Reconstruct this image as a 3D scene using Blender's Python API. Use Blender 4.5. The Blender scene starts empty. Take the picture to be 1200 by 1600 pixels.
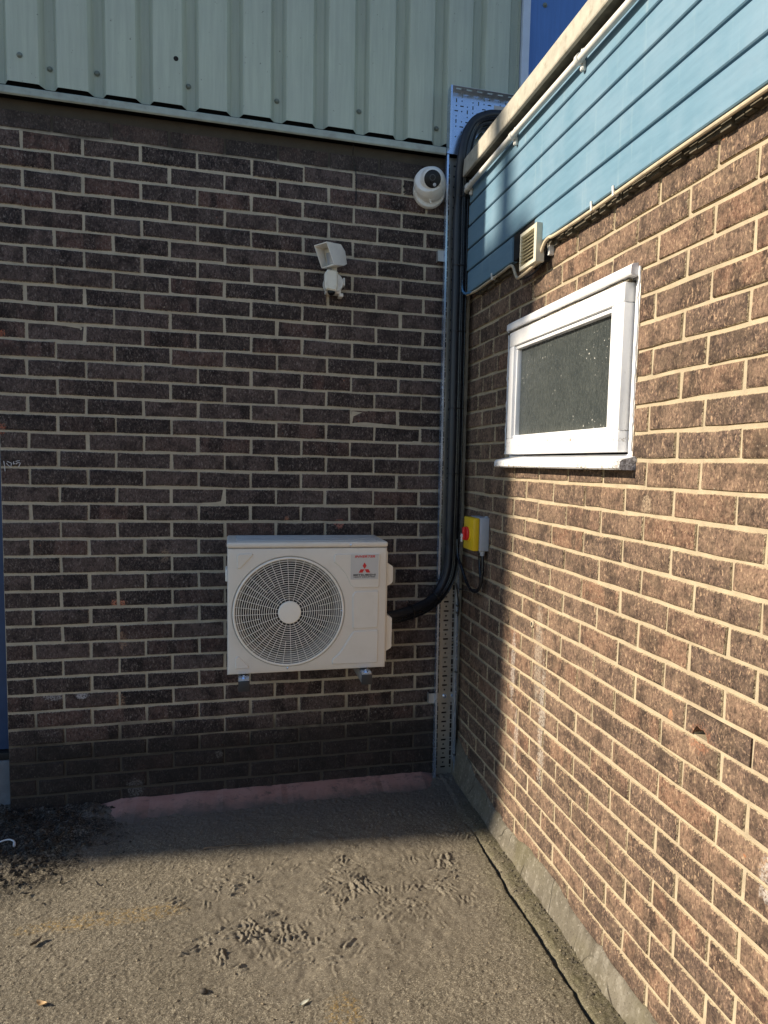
import bpy, bmesh, math, random
import numpy as np
from mathutils import Vector, Matrix

random.seed(7)
rng = np.random.default_rng(11)
C = bpy.context.scene.collection
scene = bpy.context.scene
R = math.radians

# ------------------------------------------------------------------ camera
cam_d = bpy.data.cameras.new('camera')
cam = bpy.data.objects.new('camera', cam_d)
C.objects.link(cam)
yaw, pitch, roll = 0.2536, -0.0882, 0.0228
f = Vector((math.sin(yaw)*math.cos(pitch), math.cos(yaw)*math.cos(pitch), math.sin(pitch)))
rt = Vector((math.cos(yaw), -math.sin(yaw), 0)); up = rt.cross(f)
r2 = rt*math.cos(roll) + up*math.sin(roll); u2 = -rt*math.sin(roll) + up*math.cos(roll)
M = Matrix(((r2.x, u2.x, -f.x), (r2.y, u2.y, -f.y), (r2.z, u2.z, -f.z))).to_4x4()
M.translation = (-1.1001, -3.2206, 1.5483)
cam.matrix_world = M
cam_d.sensor_width = 36
cam_d.lens = 1088.23/1600*36
cam_d.shift_x = -40.80/1600
cam_d.shift_y = 22.30/1600
cam_d.clip_start = 0.05
cam_d.clip_end = 1000
scene.camera = cam

# ------------------------------------------------------------------ light
SUN_EL = R(28)
SUN_SLOPE = 0.09                      # the light drifts this far towards -Y per metre of +X
dirv = Vector((math.cos(SUN_EL)*math.cos(math.atan(SUN_SLOPE)), -math.cos(SUN_EL)*math.sin(math.atan(SUN_SLOPE)), -math.sin(SUN_EL)))
world = bpy.data.worlds.new('World'); scene.world = world; world.use_nodes = True
wn = world.node_tree; wn.nodes.clear()
sky = wn.nodes.new('ShaderNodeTexSky'); sky.sky_type = 'NISHITA'; sky.sun_disc = False
sky.sun_elevation = SUN_EL
tosun = -dirv
sky.sun_rotation = math.atan2(tosun.x, tosun.y)
sky.air_density = 1.0; sky.dust_density = 0.15; sky.ozone_density = 2.5
bg = wn.nodes.new('ShaderNodeBackground'); bg.inputs['Strength'].default_value = 0.095
wo = wn.nodes.new('ShaderNodeOutputWorld')
wn.links.new(sky.outputs[0], bg.inputs[0]); wn.links.new(bg.outputs[0], wo.inputs[0])
sun_d = bpy.data.lights.new('sun', 'SUN'); sun_d.energy = 5.0; sun_d.angle = R(0.53); sun_d.color = (1.0, 0.88, 0.70)
sun = bpy.data.objects.new('sun', sun_d); C.objects.link(sun)
sun.rotation_euler = dirv.to_track_quat('-Z', 'Y').to_euler()
sun.location = (-20, 2, 12)

vs = scene.view_settings
vs.view_transform = 'Standard'; vs.look = 'None'; vs.gamma = 1; vs.use_curve_mapping = False
vs.exposure = 0.75

# ------------------------------------------------------------------ node helper
class NT:
    def __init__(s, name):
        s.m = bpy.data.materials.new(name); s.m.use_nodes = True
        s.t = s.m.node_tree; s.t.nodes.clear()
        s.out = s.t.nodes.new('ShaderNodeOutputMaterial')
        s.b = s.t.nodes.new('ShaderNodeBsdfPrincipled')
        s.t.links.new(s.b.outputs[0], s.out.inputs[0])
    def set(s, sock, v):
        if isinstance(v, bpy.types.NodeSocket): s.t.links.new(v, sock)
        elif v is not None:
            if isinstance(v, (tuple, list)) and len(v) == 3 and sock.type == 'RGBA': v = (*v, 1)
            sock.default_value = v
    def p(s, **k):
        names = dict(col='Base Color', rough='Roughness', metal='Metallic', spec='Specular IOR Level', normal='Normal', coat='Coat Weight')
        for a, v in k.items(): s.set(s.b.inputs[names[a]], v)
        return s.m
    def n(s, typ, ins=None, out=0, **props):
        nd = s.t.nodes.new(typ)
        for a, v in props.items(): setattr(nd, a, v)
        for a, v in (ins or {}).items(): s.set(nd.inputs[a], v)
        return nd.outputs[out]
    def pos(s): return s.n('ShaderNodeNewGeometry')
    def objc(s): return s.n('ShaderNodeTexCoord', out=3)
    def rnd(s): return s.n('ShaderNodeObjectInfo', out='Random')
    def attr(s, name): return s.n('ShaderNodeAttribute', out='Fac', attribute_name=name)
    def mth(s, op, a, b=None, c=None, clamp=False):
        nd = s.t.nodes.new('ShaderNodeMath'); nd.operation = op; nd.use_clamp = clamp
        for i, v in enumerate((a, b, c)):
            if v is not None: s.set(nd.inputs[i], v)
        return nd.outputs[0]
    def vm(s, op, a, b=None, out=0):
        nd = s.t.nodes.new('ShaderNodeVectorMath'); nd.operation = op
        s.set(nd.inputs[0], a)
        if b is not None: s.set(nd.inputs[1], b)
        return nd.outputs[out]
    def scale(s, v, xyz): return s.vm('MULTIPLY', v, tuple(xyz))
    def noise(s, vec, scale, detail=2, rough=.5, dist=0, col=False):
        return s.n('ShaderNodeTexNoise', {'Vector': vec, 'Scale': scale, 'Detail': detail, 'Roughness': rough, 'Distortion': dist}, out=1 if col else 0)
    def voro(s, vec, scale, feature='F1', out='Distance'):
        return s.n('ShaderNodeTexVoronoi', {'Vector': vec, 'Scale': scale}, out=out, feature=feature)
    def mr(s, v, a, b, c=0., d=1., smooth=False):
        return s.n('ShaderNodeMapRange', {'Value': v, 'From Min': a, 'From Max': b, 'To Min': c, 'To Max': d}, interpolation_type='SMOOTHSTEP' if smooth else 'LINEAR')
    def mix(s, fac, a, b, mode='MIX'):
        nd = s.t.nodes.new('ShaderNodeMix'); nd.data_type = 'RGBA'; nd.blend_type = mode
        s.set(nd.inputs[0], fac); s.set(nd.inputs[6], a); s.set(nd.inputs[7], b)
        return nd.outputs[2]
    def bump(s, h, strength=.5, dist=.002, normal=None):
        ins = {'Height': h, 'Strength': strength, 'Distance': dist}
        if normal is not None: ins['Normal'] = normal
        return s.n('ShaderNodeBump', ins)
    def sep(s, v):
        nd = s.t.nodes.new('ShaderNodeSeparateXYZ'); s.set(nd.inputs[0], v); return nd.outputs
    def spot(s, P, c, rad, stretch=(1, 1, 1), wob=None, wamt=.5):
        """1 inside an uneven patch round the place c, 0 outside"""
        d = s.vm('LENGTH', s.scale(s.vm('SUBTRACT', P, tuple(c)), stretch), out='Value')
        d = s.mth('DIVIDE', d, rad)
        if wob is not None: d = s.mth('ADD', d, s.mth('MULTIPLY', s.mth('SUBTRACT', wob, .5), wamt*2))
        return s.mth('MULTIPLY', s.mr(d, 1.0, .70), s.mr(s.noise(P, 150, 3, .7), .40, .56))
    def maxi(s, *v):
        r = v[0]
        for x in v[1:]: r = s.mth('MAXIMUM', r, x)
        return r

def simple(name, col, rough=.5, metal=0., spec=.5, var=.12, scale=25, bump=0., grime=None):
    n = NT(name); P = n.pos()
    a = n.noise(P, scale, 4, .6)
    c = n.mix(n.mr(a, .3, .7), tuple(x*(1-var) for x in col), tuple(min(1, x*(1+var)) for x in col))
    if grime is not None:
        g = n.mr(n.noise(P, grime[1], 5, .65), .52, .72)
        c = n.mix(n.mth('MULTIPLY', g, grime[2]), c, grime[0])
    n.p(col=c, rough=n.mr(a, .3, .7, rough*.85, min(1, rough*1.15)), metal=metal, spec=spec)
    if bump: n.p(normal=n.bump(n.noise(P, scale*6, 3), bump, .001))
    return n.m

# ------------------------------------------------------------------ materials
def brick_mat(name, dark, light, red, dust, dust_amt, stains, mcol=(.41, .36, .285), speck=(.21, .18, .165)):
    n = NT(name); P = n.pos(); O = n.objc(); r = n.mth('FRACT', n.mth('ADD', n.rnd(), n.attr('tone')))
    off = n.vm('MULTIPLY', n.n('ShaderNodeCombineXYZ', {0: r, 1: r, 2: r}), (37.0, 91.0, 53.0))
    V = n.vm('ADD', O, off)
    W = P
    worm = n.noise(n.scale(W, (1, 1, .62)), 120, 3, .6, 1.2)
    pits = n.voro(n.scale(W, (1, 1, .7)), 150)
    fine = n.noise(W, 420, 2, .6)
    # each brick has its own tone
    r2 = n.mth('FRACT', n.mth('MULTIPLY', r, 7.31)); r3 = n.mth('FRACT', n.mth('MULTIPLY', r, 23.7))
    base = n.mix(r2, dark, light)
    base = n.mix(n.mr(r3, .72, 1.0, 0, .75), base, red)
    # kiss marks: darker upright bands burnt into some faces
    band = n.noise(n.scale(V, (13, 13, .8)), 1.0, 1, .4)
    bm = n.mth('MULTIPLY', n.mr(band, .53, .60), n.mr(r3, .25, .75, .05, .8))
    base = n.mix(bm, base, tuple(x*.42 for x in dark))
    sp1 = n.noise(n.scale(W, (1, 1, .55)), 155, 2, .55, .6)
    base = n.mix(n.mr(worm, .48, .66, 0, .55), base, tuple(min(1, x*1.7) for x in light))
    base = n.mix(n.mr(sp1, .58, .68, 0, .8), base, speck)
    base = n.mix(n.mr(sp1, .42, .33, 0, .7), base, tuple(x*.35 for x in dark))
    base = n.mix(n.mr(worm, .46, .30, 0, .75), base, tuple(x*.35 for x in dark))
    base = n.mix(n.mr(fine, .62, .75, 0, .35), base, tuple(min(1, x*2.6) for x in light))
    mott = n.noise(V, 17, 4, .7)
    base = n.mix(n.mr(mott, .48, .62, 0, .72 if dust_amt > .3 else .6), base, tuple(x*.45 for x in dark))
    big = n.noise(P, 3.2, 5, .65)
    d = n.mth('MULTIPLY', n.mr(n.noise(V, 26, 5, .75), .42, .72), n.mr(big, .3, .7, .25, 1.0))
    base = n.mix(n.mth('MULTIPLY', d, dust_amt), base, dust)
    # flecks of mortar and lime left on the faces
    fl = n.mth('MULTIPLY', n.mr(n.noise(W, 95, 2, .5), .70, .75), n.mr(n.noise(P, 9, 2), .52, .62))
    base = n.mix(n.mth('MULTIPLY', fl, .75), base, (.42, .36, .27))
    orange = n.mth('MULTIPLY', n.mr(n.noise(W, 60, 2, .5), .73, .77), n.mr(n.noise(P, 5, 2), .50, .62))
    base = n.mix(n.mth('MULTIPLY', orange, .8), base, (.36, .14, .06))
    wob = n.noise(P, 70, 4, .7)
    for c, rad, st, col, amt in stains:
        base = n.mix(n.mth('MULTIPLY', n.spot(P, c, rad, st, wob, .9), amt), base, col)
    # tarred, dirt splashed courses by the ground
    # mortar dragged over the arrises
    ed = n.mth('ADD', n.attr('edge'), n.mth('MULTIPLY', n.mth('SUBTRACT', n.noise(W, 130, 4, .7), .5), 1.25))
    smear = n.mr(ed, .90, 1.05)
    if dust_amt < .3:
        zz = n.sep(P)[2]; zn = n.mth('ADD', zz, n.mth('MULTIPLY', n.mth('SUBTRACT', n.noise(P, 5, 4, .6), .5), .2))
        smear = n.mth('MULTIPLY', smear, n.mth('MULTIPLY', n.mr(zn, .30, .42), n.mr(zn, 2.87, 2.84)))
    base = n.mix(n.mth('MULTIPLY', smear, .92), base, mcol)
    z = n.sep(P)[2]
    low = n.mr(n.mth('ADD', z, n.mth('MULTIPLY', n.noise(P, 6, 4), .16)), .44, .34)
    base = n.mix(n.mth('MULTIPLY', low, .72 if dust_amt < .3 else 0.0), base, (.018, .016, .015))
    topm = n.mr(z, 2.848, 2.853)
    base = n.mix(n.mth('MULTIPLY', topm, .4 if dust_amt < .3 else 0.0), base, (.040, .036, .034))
    h = n.mth('ADD', n.mth('MULTIPLY', worm, 1.0), n.mth('MULTIPLY', n.mr(pits, 0, .5), .5))
    n.p(col=base, rough=.9, spec=.25, normal=n.bump(h, .75, .0032, n.bump(fine, .35, .001)))
    return n.m

S_BACK = [((-1.574, 0, .915), .036, (1, .1, 1.6), (.50, .20, .13), .95), ((-.608, 0, 1.267), .026, (1, .1, 1), (.42, .16, .12), .85),
          ((-.85, 0, 1.284), .018, (1.4, .1, 1), (.42, .2, .13), .8), ((-1.837, 0, .515), .05, (1, .1, 2.6), (.42, .40, .40), .6),
          ((-1.727, 0, .511), .032, (1, .1, 2.2), (.50, .48, .50), .75), ((-1.512, 0, .075), .05, (1.3, .1, 1), (.42, .40, .38), .75),
          ((-1.558, 0, .752), .03, (1.6, .1, .7), (.40, .24, .15), .5), ((-1.572, 0, .479), .034, (1.6, .1, .7), (.40, .24, .15), .5),
          ((-1.381, 0, 1.125), .03, (1.6, .1, .9), (.38, .28, .2), .45), ((-2.013, 0, 1.657), .02, (1, .1, .7), (.42, .13, .07), .8),
          ((-2.003, 0, 2.045), .016, (1, .1, 1), (.42, .13, .07), .7), ((-1.15, 0, .2), .02, (1, .1, 1), (.5, .48, .45), .6)]
S_RIGHT = [((0, -.905, .86), .035, (.1, 1, .16), (.42, .37, .30), .45), ((0, -.955, .60), .030, (.1, 1, .12), (.55, .50, .43), .5),
           ((0, -.68, .75), .024, (.1, 1, .14), (.55, .50, .45), .45), ((0, -.73, .48), .022, (.1, 1, .15), (.55, .50, .45), .4),
           ((0, -2.06, .69), .030, (.1, 1, .5), (.58, .54, .50), .5), ((0, -1.542, 1.452), .024, (.1, 1, .7), (.50, .38, .26), .5),
           ((0, -1.70, .92), .011, (.1, 1.2, .5), (.50, .24, .12), .6), ((0, -1.82, .905), .045, (.1, 1, 1.2), (.36, .16, .09), .5)]
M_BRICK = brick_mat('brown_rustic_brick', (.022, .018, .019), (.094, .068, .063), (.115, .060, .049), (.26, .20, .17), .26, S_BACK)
M_BRICK2 = brick_mat('dusty_brown_brick', (.068, .048, .040), (.172, .110, .077), (.188, .096, .060), (.36, .25, .165), .48, S_RIGHT, (.41, .33, .215), (.42, .29, .185))  # lighter brown brick under a sandy dust patina

def mortar_mat(name, col, dark_low):
    n = NT(name); P = n.pos()
    a = n.noise(P, 14, 5, .7); g = n.noise(P, 300, 3, .6)
    c = n.mix(n.mr(a, .3, .7), tuple(x*.78 for x in col), tuple(x*1.12 for x in col))
    c = n.mix(n.mr(g, .55, .75, 0, .4), c, tuple(x*.55 for x in col))
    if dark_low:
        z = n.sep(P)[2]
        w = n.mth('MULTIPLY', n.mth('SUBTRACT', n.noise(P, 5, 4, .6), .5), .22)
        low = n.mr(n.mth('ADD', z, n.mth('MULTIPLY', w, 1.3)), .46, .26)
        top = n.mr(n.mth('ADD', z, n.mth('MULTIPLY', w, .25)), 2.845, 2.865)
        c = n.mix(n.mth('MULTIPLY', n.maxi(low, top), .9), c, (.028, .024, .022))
    n.p(col=c, rough=.95, spec=.15, normal=n.bump(n.mth('ADD', g, n.mth('MULTIPLY', a, .5)), .6, .002))
    return n.m
M_MORTAR = mortar_mat('sandy_mortar_grey', (.45, .395, .310), True)
M_MORTAR2 = mortar_mat('sandy_mortar', (.42, .345, .240), False)

def ground_mat():
    n = NT('gritty_concrete'); P = n.pos(); x, y, z = n.sep(P)
    g = n.noise(P, 330, 3, .65); m = n.noise(P, 16, 5, .65); b = n.noise(P, 3.0, 5, .6)
    grit = n.voro(P, 400, out='Color')
    gv = n.sep(grit)[0]
    sand = n.mix(n.mr(m, .3, .7), (.132, .113, .084), (.205, .177, .133))
    mud = n.mix(n.mr(m, .3, .7), (.140, .120, .093), (.182, .157, .122))
    wob = n.mth('SUBTRACT', b, .5)
    # trodden mud lies smooth over the middle
    mm = n.spot(P, (-.72, -.86, 0), .62, (1, 1.15, 0), n.noise(P, 8, 6, .75), .9)
    c = n.mix(n.mth('MULTIPLY', mm, .8), sand, mud)
    gm = n.mth('MULTIPLY', n.mth('SUBTRACT', 1.0, n.mth('MULTIPLY', mm, .75)), .8)
    c = n.mix(n.mth('MULTIPLY', gm, n.mr(gv, .72, .95)), c, (.42, .37, .28))
    c = n.mix(n.mth('MULTIPLY', gm, n.mr(gv, .30, .05)), c, (.045, .038, .03))
    big = n.noise(P, 2.1, 6, .7)
    c = n.mix(n.mr(big, .50, .66, 0, .32), c, (.075, .064, .047))
    c = n.mix(n.mr(n.noise(P, 5.5, 6, .75), .55, .70, 0, .30), c, (.26, .225, .17))
    # moss over the strip by the wall
    moss = n.mth('MULTIPLY', n.mr(n.mth('ADD', x, n.mth('MULTIPLY', wob, .25)), -.22, -.08), n.mr(m, .25, .65))
    c = n.mix(n.mth('MULTIPLY', moss, .6), c, (.080, .076, .030))
    # worn yellow paint
    yn = n.noise(P, 60, 5, .75)
    yl = n.mth('MULTIPLY', n.maxi(n.spot(P, (-1.50, -.82, 0), .30, (1, 5.5, 0), n.noise(P, 9, 3), .4), n.spot(P, (-.79, -1.42, 0), .10, (1.6, .8, 0), n.noise(P, 12, 3), .4)), n.mr(yn, .46, .60))
    c = n.mix(n.mth('MULTIPLY', yl, .62), c, (.36, .22, .045))
    # greyer towards the wall foot, with dark debris heaped in the far corner
    dm = n.mr(n.mth('ADD', y, n.mth('MULTIPLY', wob, .36)), -.50, -.20)
    c = n.mix(n.mth('MULTIPLY', dm, .72), c, (.150, .132, .120))
    heap = n.spot(P, (-2.02, -.22, 0), .52, (1, .95, 0), n.noise(P, 7, 5, .7), .55)
    c = n.mix(n.mth('MULTIPLY', heap, .93), c, n.mix(n.mr(n.noise(P, 55, 4, .7), .45, .7), (.010, .009, .008), (.050, .040, .032)))
    dust = n.mth('MULTIPLY', n.mr(n.noise(P, 22, 5, .75), .60, .72), n.mr(y, -.55, -.25))
    c = n.mix(n.mth('MULTIPLY', dust, .35), c, (.28, .26, .24))
    n.p(col=c, rough=.95, spec=.15, normal=n.bump(n.mth('ADD', g, n.mth('MULTIPLY', gv, .8)), n.mr(mm, 0, 1, .75, .3), .0025))
    return n.m
M_GROUND = ground_mat()

def pink_mat():
    n = NT('dirty_pink_render'); P = n.pos(); x, y, z = n.sep(P)
    m = n.noise(P, 9, 6, .7)
    c = n.mix(n.mr(m, .3, .7), (.36, .185, .155), (.43, .25, .215))
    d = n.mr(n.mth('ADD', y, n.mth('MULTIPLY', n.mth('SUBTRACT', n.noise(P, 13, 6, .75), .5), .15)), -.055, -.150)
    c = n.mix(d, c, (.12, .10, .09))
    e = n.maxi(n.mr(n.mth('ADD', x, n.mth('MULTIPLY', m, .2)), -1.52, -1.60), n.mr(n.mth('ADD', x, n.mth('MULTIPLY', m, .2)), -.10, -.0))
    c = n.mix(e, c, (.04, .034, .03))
    c = n.mix(n.mr(n.noise(P, 22, 6, .75), .52, .66, 0, .75), c, (.10, .085, .075))
    n.p(col=c, rough=.85, normal=n.bump(n.noise(P, 60, 4), .4, .003))
    return n.m
M_PINK = pink_mat()

def plinth_mat():
    n = NT('rough_grey_render'); P = n.pos()
    m = n.noise(P, 7, 6, .7); g = n.noise(P, 160, 3, .6); st = n.noise(n.scale(P, (1, 1, .25)), 28, 4, .6)
    c = n.mix(n.mr(m, .3, .7), (.092, .080, .062), (.175, .155, .120))
    c = n.mix(n.mr(st, .5, .7, 0, .45), c, (.30, .275, .23))
    c = n.mix(n.mr(n.noise(P, 4, 4), .5, .66, 0, .5), c, (.115, .102, .055))
    c = n.mix(n.mr(g, .56, .70, 0, .7), c, (.06, .052, .04))
    c = n.mix(n.mr(n.noise(P, 70, 3, .6), .58, .70, 0, .5), c, (.34, .31, .26))
    crk = n.mr(n.voro(n.scale(P, (1, 1, .35)), 5.5, 'DISTANCE_TO_EDGE'), .012, .004)
    c = n.mix(n.mth('MULTIPLY', crk, n.mr(n.noise(P, 6, 2), .46, .54)), c, (.03, .026, .02))
    n.p(col=c, rough=.95, spec=.15, normal=n.bump(n.mth('ADD', n.mth('MULTIPLY', m, 2.0), g), .8, .003))
    return n.m
M_PLINTH = plinth_mat()

def clad_mat(name, col, streak):
    n = NT(name); P = n.pos()
    st = n.noise(n.scale(P, (1, 1, .05)), 60, 4, .7); m = n.noise(P, 5, 5, .65)
    c = n.mix(n.mr(st, .35, .65), tuple(x*.90 for x in col), tuple(x*1.07 for x in col))
    c = n.mix(n.mr(m, .4, .75, 0, .5), c, streak)
    c = n.mix(n.mth('MULTIPLY', n.mr(n.noise(P, 70, 3), .70, .76), .6), c, (.10, .09, .08))
    n.p(col=c, rough=n.mr(st, .3, .7, .42, .6), spec=.4, normal=n.bump(m, .12, .01))
    return n.m
M_GREEN = clad_mat('sage_green_coated_steel', (.41, .465, .395), (.36, .395, .365))
M_BLUEC = clad_mat('royal_blue_coated_steel', (.085, .20, .52), (.07, .17, .45))

def board_mat():
    n = NT('weathered_blue_paint'); P = n.pos()
    st = n.noise(n.scale(P, (1, .12, 1)), 60, 4, .7); m = n.noise(P, 6, 5, .7)
    c = n.mix(n.mr(st, .3, .7), (.115, .217, .297), (.145, .257, .345))
    c = n.mix(n.mr(m, .42, .72, 0, .55), c, (.192, .285, .368))
    c = n.mix(n.mth('MULTIPLY', n.mr(n.noise(P, 45, 3, .7), .66, .72), .35), c, (.09, .20, .28))
    c = n.mix(n.mth('MULTIPLY', n.mr(n.noise(n.scale(P, (1, 1, .1)), 30, 3, .6), .60, .75), .25), c, (.34, .42, .44))
    n.p(col=c, rough=n.mr(m, .3, .7, .42, .62), spec=.4, normal=n.bump(st, .25, .0015))
    return n.m
M_BOARD = board_mat()

def window_paint():
    n = NT('flaking_white_gloss'); P = n.pos()
    m = n.noise(P, 11, 6, .75); fn = n.noise(P, 60, 4, .7)
    c = n.mix(n.mr(m, .3, .7), (.74, .74, .76), (.83, .83, .83))
    y, z = n.sep(P)[1], n.sep(P)[2]
    low = n.maxi(n.mr(z, 1.575, 1.55), n.mth('MULTIPLY', n.mr(z, 1.665, 1.64), n.mr(z, 1.62, 1.64)))
    fl = n.mth('MULTIPLY', n.mr(n.mth('ADD', fn, n.mth('MULTIPLY', m, .6)), .86, .92), low)
    c = n.mix(fl, c, (.26, .21, .15))
    end = n.spot(P, (-.03, -1.475, 1.56), .05, (1, 1, 1), fn, .6)
    c = n.mix(n.mth('MULTIPLY', end, .9), c, n.mix(n.mr(fn, .4, .6), (.13, .12, .12), (.33, .31, .30)))
    c = n.mix(n.mth('MULTIPLY', n.mr(n.noise(P, 26, 5, .7), .62, .70), .4), c, (.55, .53, .50))
    n.p(col=c, rough=.45, normal=n.bump(m, .15, .003))
    return n.m
M_WPAINT = window_paint()

def glass_mat():
    n = NT('obscured_glass'); P = n.pos()
    V = n.scale(P, (1, 1, .26))
    rain = n.noise(V, 165, 2, .5, .5); rip = n.voro(n.scale(P, (1, 1, .4)), 120)
    line = n.mr(n.mth('ABSOLUTE', n.mth('SUBTRACT', rain, .5)), .055, .0)
    sp = n.mth('MULTIPLY', n.mr(n.noise(P, 110, 2, .4), .70, .74), n.mr(n.noise(P, 7, 2), .50, .62))
    edge = n.maxi(n.mr(n.sep(P)[2], 1.70, 1.64), 0.0)
    dust = n.mth('MULTIPLY', n.mr(n.noise(P, 9, 5, .7), .35, .75, .25, 1.), .55)
    c = n.mix(dust, (.030, .036, .037), (.068, .076, .071))
    c = n.mix(n.mth('MULTIPLY', edge, .35), c, (.16, .15, .12))
    c = n.mix(n.mth('MULTIPLY', line, .40), c, (.135, .145, .135))
    c = n.mix(sp, c, (.62, .60, .55))
    n.p(col=c, rough=n.mr(rain, .3, .7, .18, .32), spec=.5, normal=n.bump(n.mth('ADD', rain, n.mth('MULTIPLY', rip, .4)), .55, .004))
    return n.m
M_GLASS = glass_mat()

def steel_mat(name, col, rough):
    n = NT(name); P = n.pos()
    sp = n.n('ShaderNodeTexVoronoi', {'Vector': P, 'Scale': 55}, out='Color'); v = n.sep(sp)[0]
    m = n.noise(P, 8, 4)
    c = n.mix(v, tuple(x*.94 for x in col), col)
    n.p(col=c, metal=.85, spec=.6, rough=n.mr(n.mth('ADD', n.mth('MULTIPLY', v, .12), n.mth('MULTIPLY', m, .88)), .2, .8, rough*.75, rough*1.3))
    return n.m
M_ZINC_SKY = steel_mat('sky_tinted_galvanised_steel', (.56, .68, .88), .24)  # blue of the reflected sky is mixed into the zinc colour
M_ZINC3 = steel_mat('plain_galvanised_steel', (.60, .585, .55), .32)
M_ZINC2 = steel_mat('dull_galvanised_steel', (.52, .52, .52), .5)
M_AC = simple('cream_powder_coat', (.68, .645, .59), .42, var=.03, scale=4, grime=((.46, .42, .35), 7, .22))
M_ACW = simple('off_white_plastic', (.80, .77, .71), .45, var=.03)
M_GREYD = simple('bell_mouth_grey', (.30, .29, .27), .5, var=.04)
M_ACTOP = simple('blue_grey_rib', (.40, .42, .45), .35, var=.04)  # ribs darker and bluer than the cream lid
M_BLACK = simple('matt_black', (.012, .012, .013), .7)
M_DARKGREY = simple('dark_grey_plastic', (.045, .047, .05), .55)
M_FAN = simple('fan_blade_grey', (.018, .018, .02), .5)
M_BRK = simple('dark_bracket_cap', (.022, .025, .032), .5)
M_LAG = simple('black_foam_lagging', (.013, .015, .021), .42, var=.25, scale=40, bump=.3)
M_CABLE = simple('black_cable_sheath', (.009, .009, .011), .28)
M_TIE = simple('black_nylon', (.010, .010, .011), .35)
M_CCTV = simple('white_plastic', (.74, .73, .70), .35, var=.05, grime=((.40, .34, .25), 16, .45))
M_OLDP = simple('yellowed_white_plastic', (.70, .68, .60), .45, var=.06, grime=((.36, .30, .18), 20, .6))
M_LENS = simple('camera_lens_black', (.010, .010, .012), .3, spec=.25)
M_LENSG = simple('lamp_lens_grey', (.34, .36, .40), .2)
M_YEL = simple('safety_yellow_plastic', (.76, .50, .015), .38, var=.05)
M_RED = simple('signal_red_plastic', (.58, .018, .020), .35, var=.05)
M_GREYP = simple('light_grey_plastic', (.40, .42, .46), .42, var=.04)
M_COND = simple('white_painted_conduit', (.68, .67, .63), .45, var=.08, scale=14, grime=((.36, .30, .22), 14, .6))
M_CREAM = simple('cream_painted_conduit', (.52, .43, .30), .55, var=.15, scale=18, grime=((.20, .17, .13), 20, .7))
M_COPE = simple('weathered_stone_trim', (.40, .37, .305), .8, var=.18, scale=22, bump=.4, grime=((.20, .17, .12), 26, .6))
M_VENT = simple('cream_vent_plastic', (.58, .545, .43), .5, var=.06, grime=((.38, .33, .2), 22, .4))
M_FLASH = simple('green_coated_trim', (.31, .35, .32), .45, var=.15, scale=18, grime=((.20, .20, .18), 15, .6))
M_TRIM = simple('pale_blue_trim', (.50, .58, .72), .4, var=.05)
M_BOLT = simple('green_painted_bolt', (.15, .18, .165), .45)
M_DARKHOLE = simple('dark_void', (.012, .011, .010), .95)  # near-black; the shade inside holes and gaps is put into this colour
M_TOPC = simple('dark_soot_brick', (.04, .034, .032), .9, var=.3, scale=12, bump=.6)
M_DOOR = simple('dark_blue_paint', (.035, .07, .16), .45, var=.1)
M_STEP = simple('grey_blue_concrete', (.14, .15, .17), .9, var=.25, scale=15, bump=.6)
M_FELT = simple('roof_felt', (.06, .06, .06), .9, bump=.6)
M_SILVER = simple('silver_label', (.50, .50, .50), .4, var=.02)
M_INKR = simple('red_ink', (.55, .015, .02), .5, var=.02)
M_INKK = simple('black_ink', (.02, .02, .022), .5, var=.02)
M_LABEL = simple('pale_sticker', (.45, .46, .50), .5, var=.02)
M_CHALK = simple('chalk_white', (.55, .54, .56), .9)
M_LEAF = simple('dry_leaf', (.42, .28, .14), .7, var=.2, scale=60)
M_SCRAP = simple('pale_paper', (.55, .54, .44), .7)
M_TWIG = simple('grey_twig', (.15, .115, .08), .85, var=.3, scale=80)
M_STONE = simple('dark_pebble', (.07, .058, .045), .85, var=.3, scale=90)
M_WHITEP = simple('clear_white_plastic', (.62, .64, .68), .3)
M_NBRICK = simple('far_red_brick', (.20, .12, .085), .9, var=.2, scale=8)
M_SOIL = simple('dark_leaf_litter', (.030, .024, .019), .9, var=.5, scale=60)
M_DULLBROWN = simple('dull_brown', (.10, .085, .06), .95, var=.4, scale=40, bump=.6)  # dull brown for the batten and the strips under board and head

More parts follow.
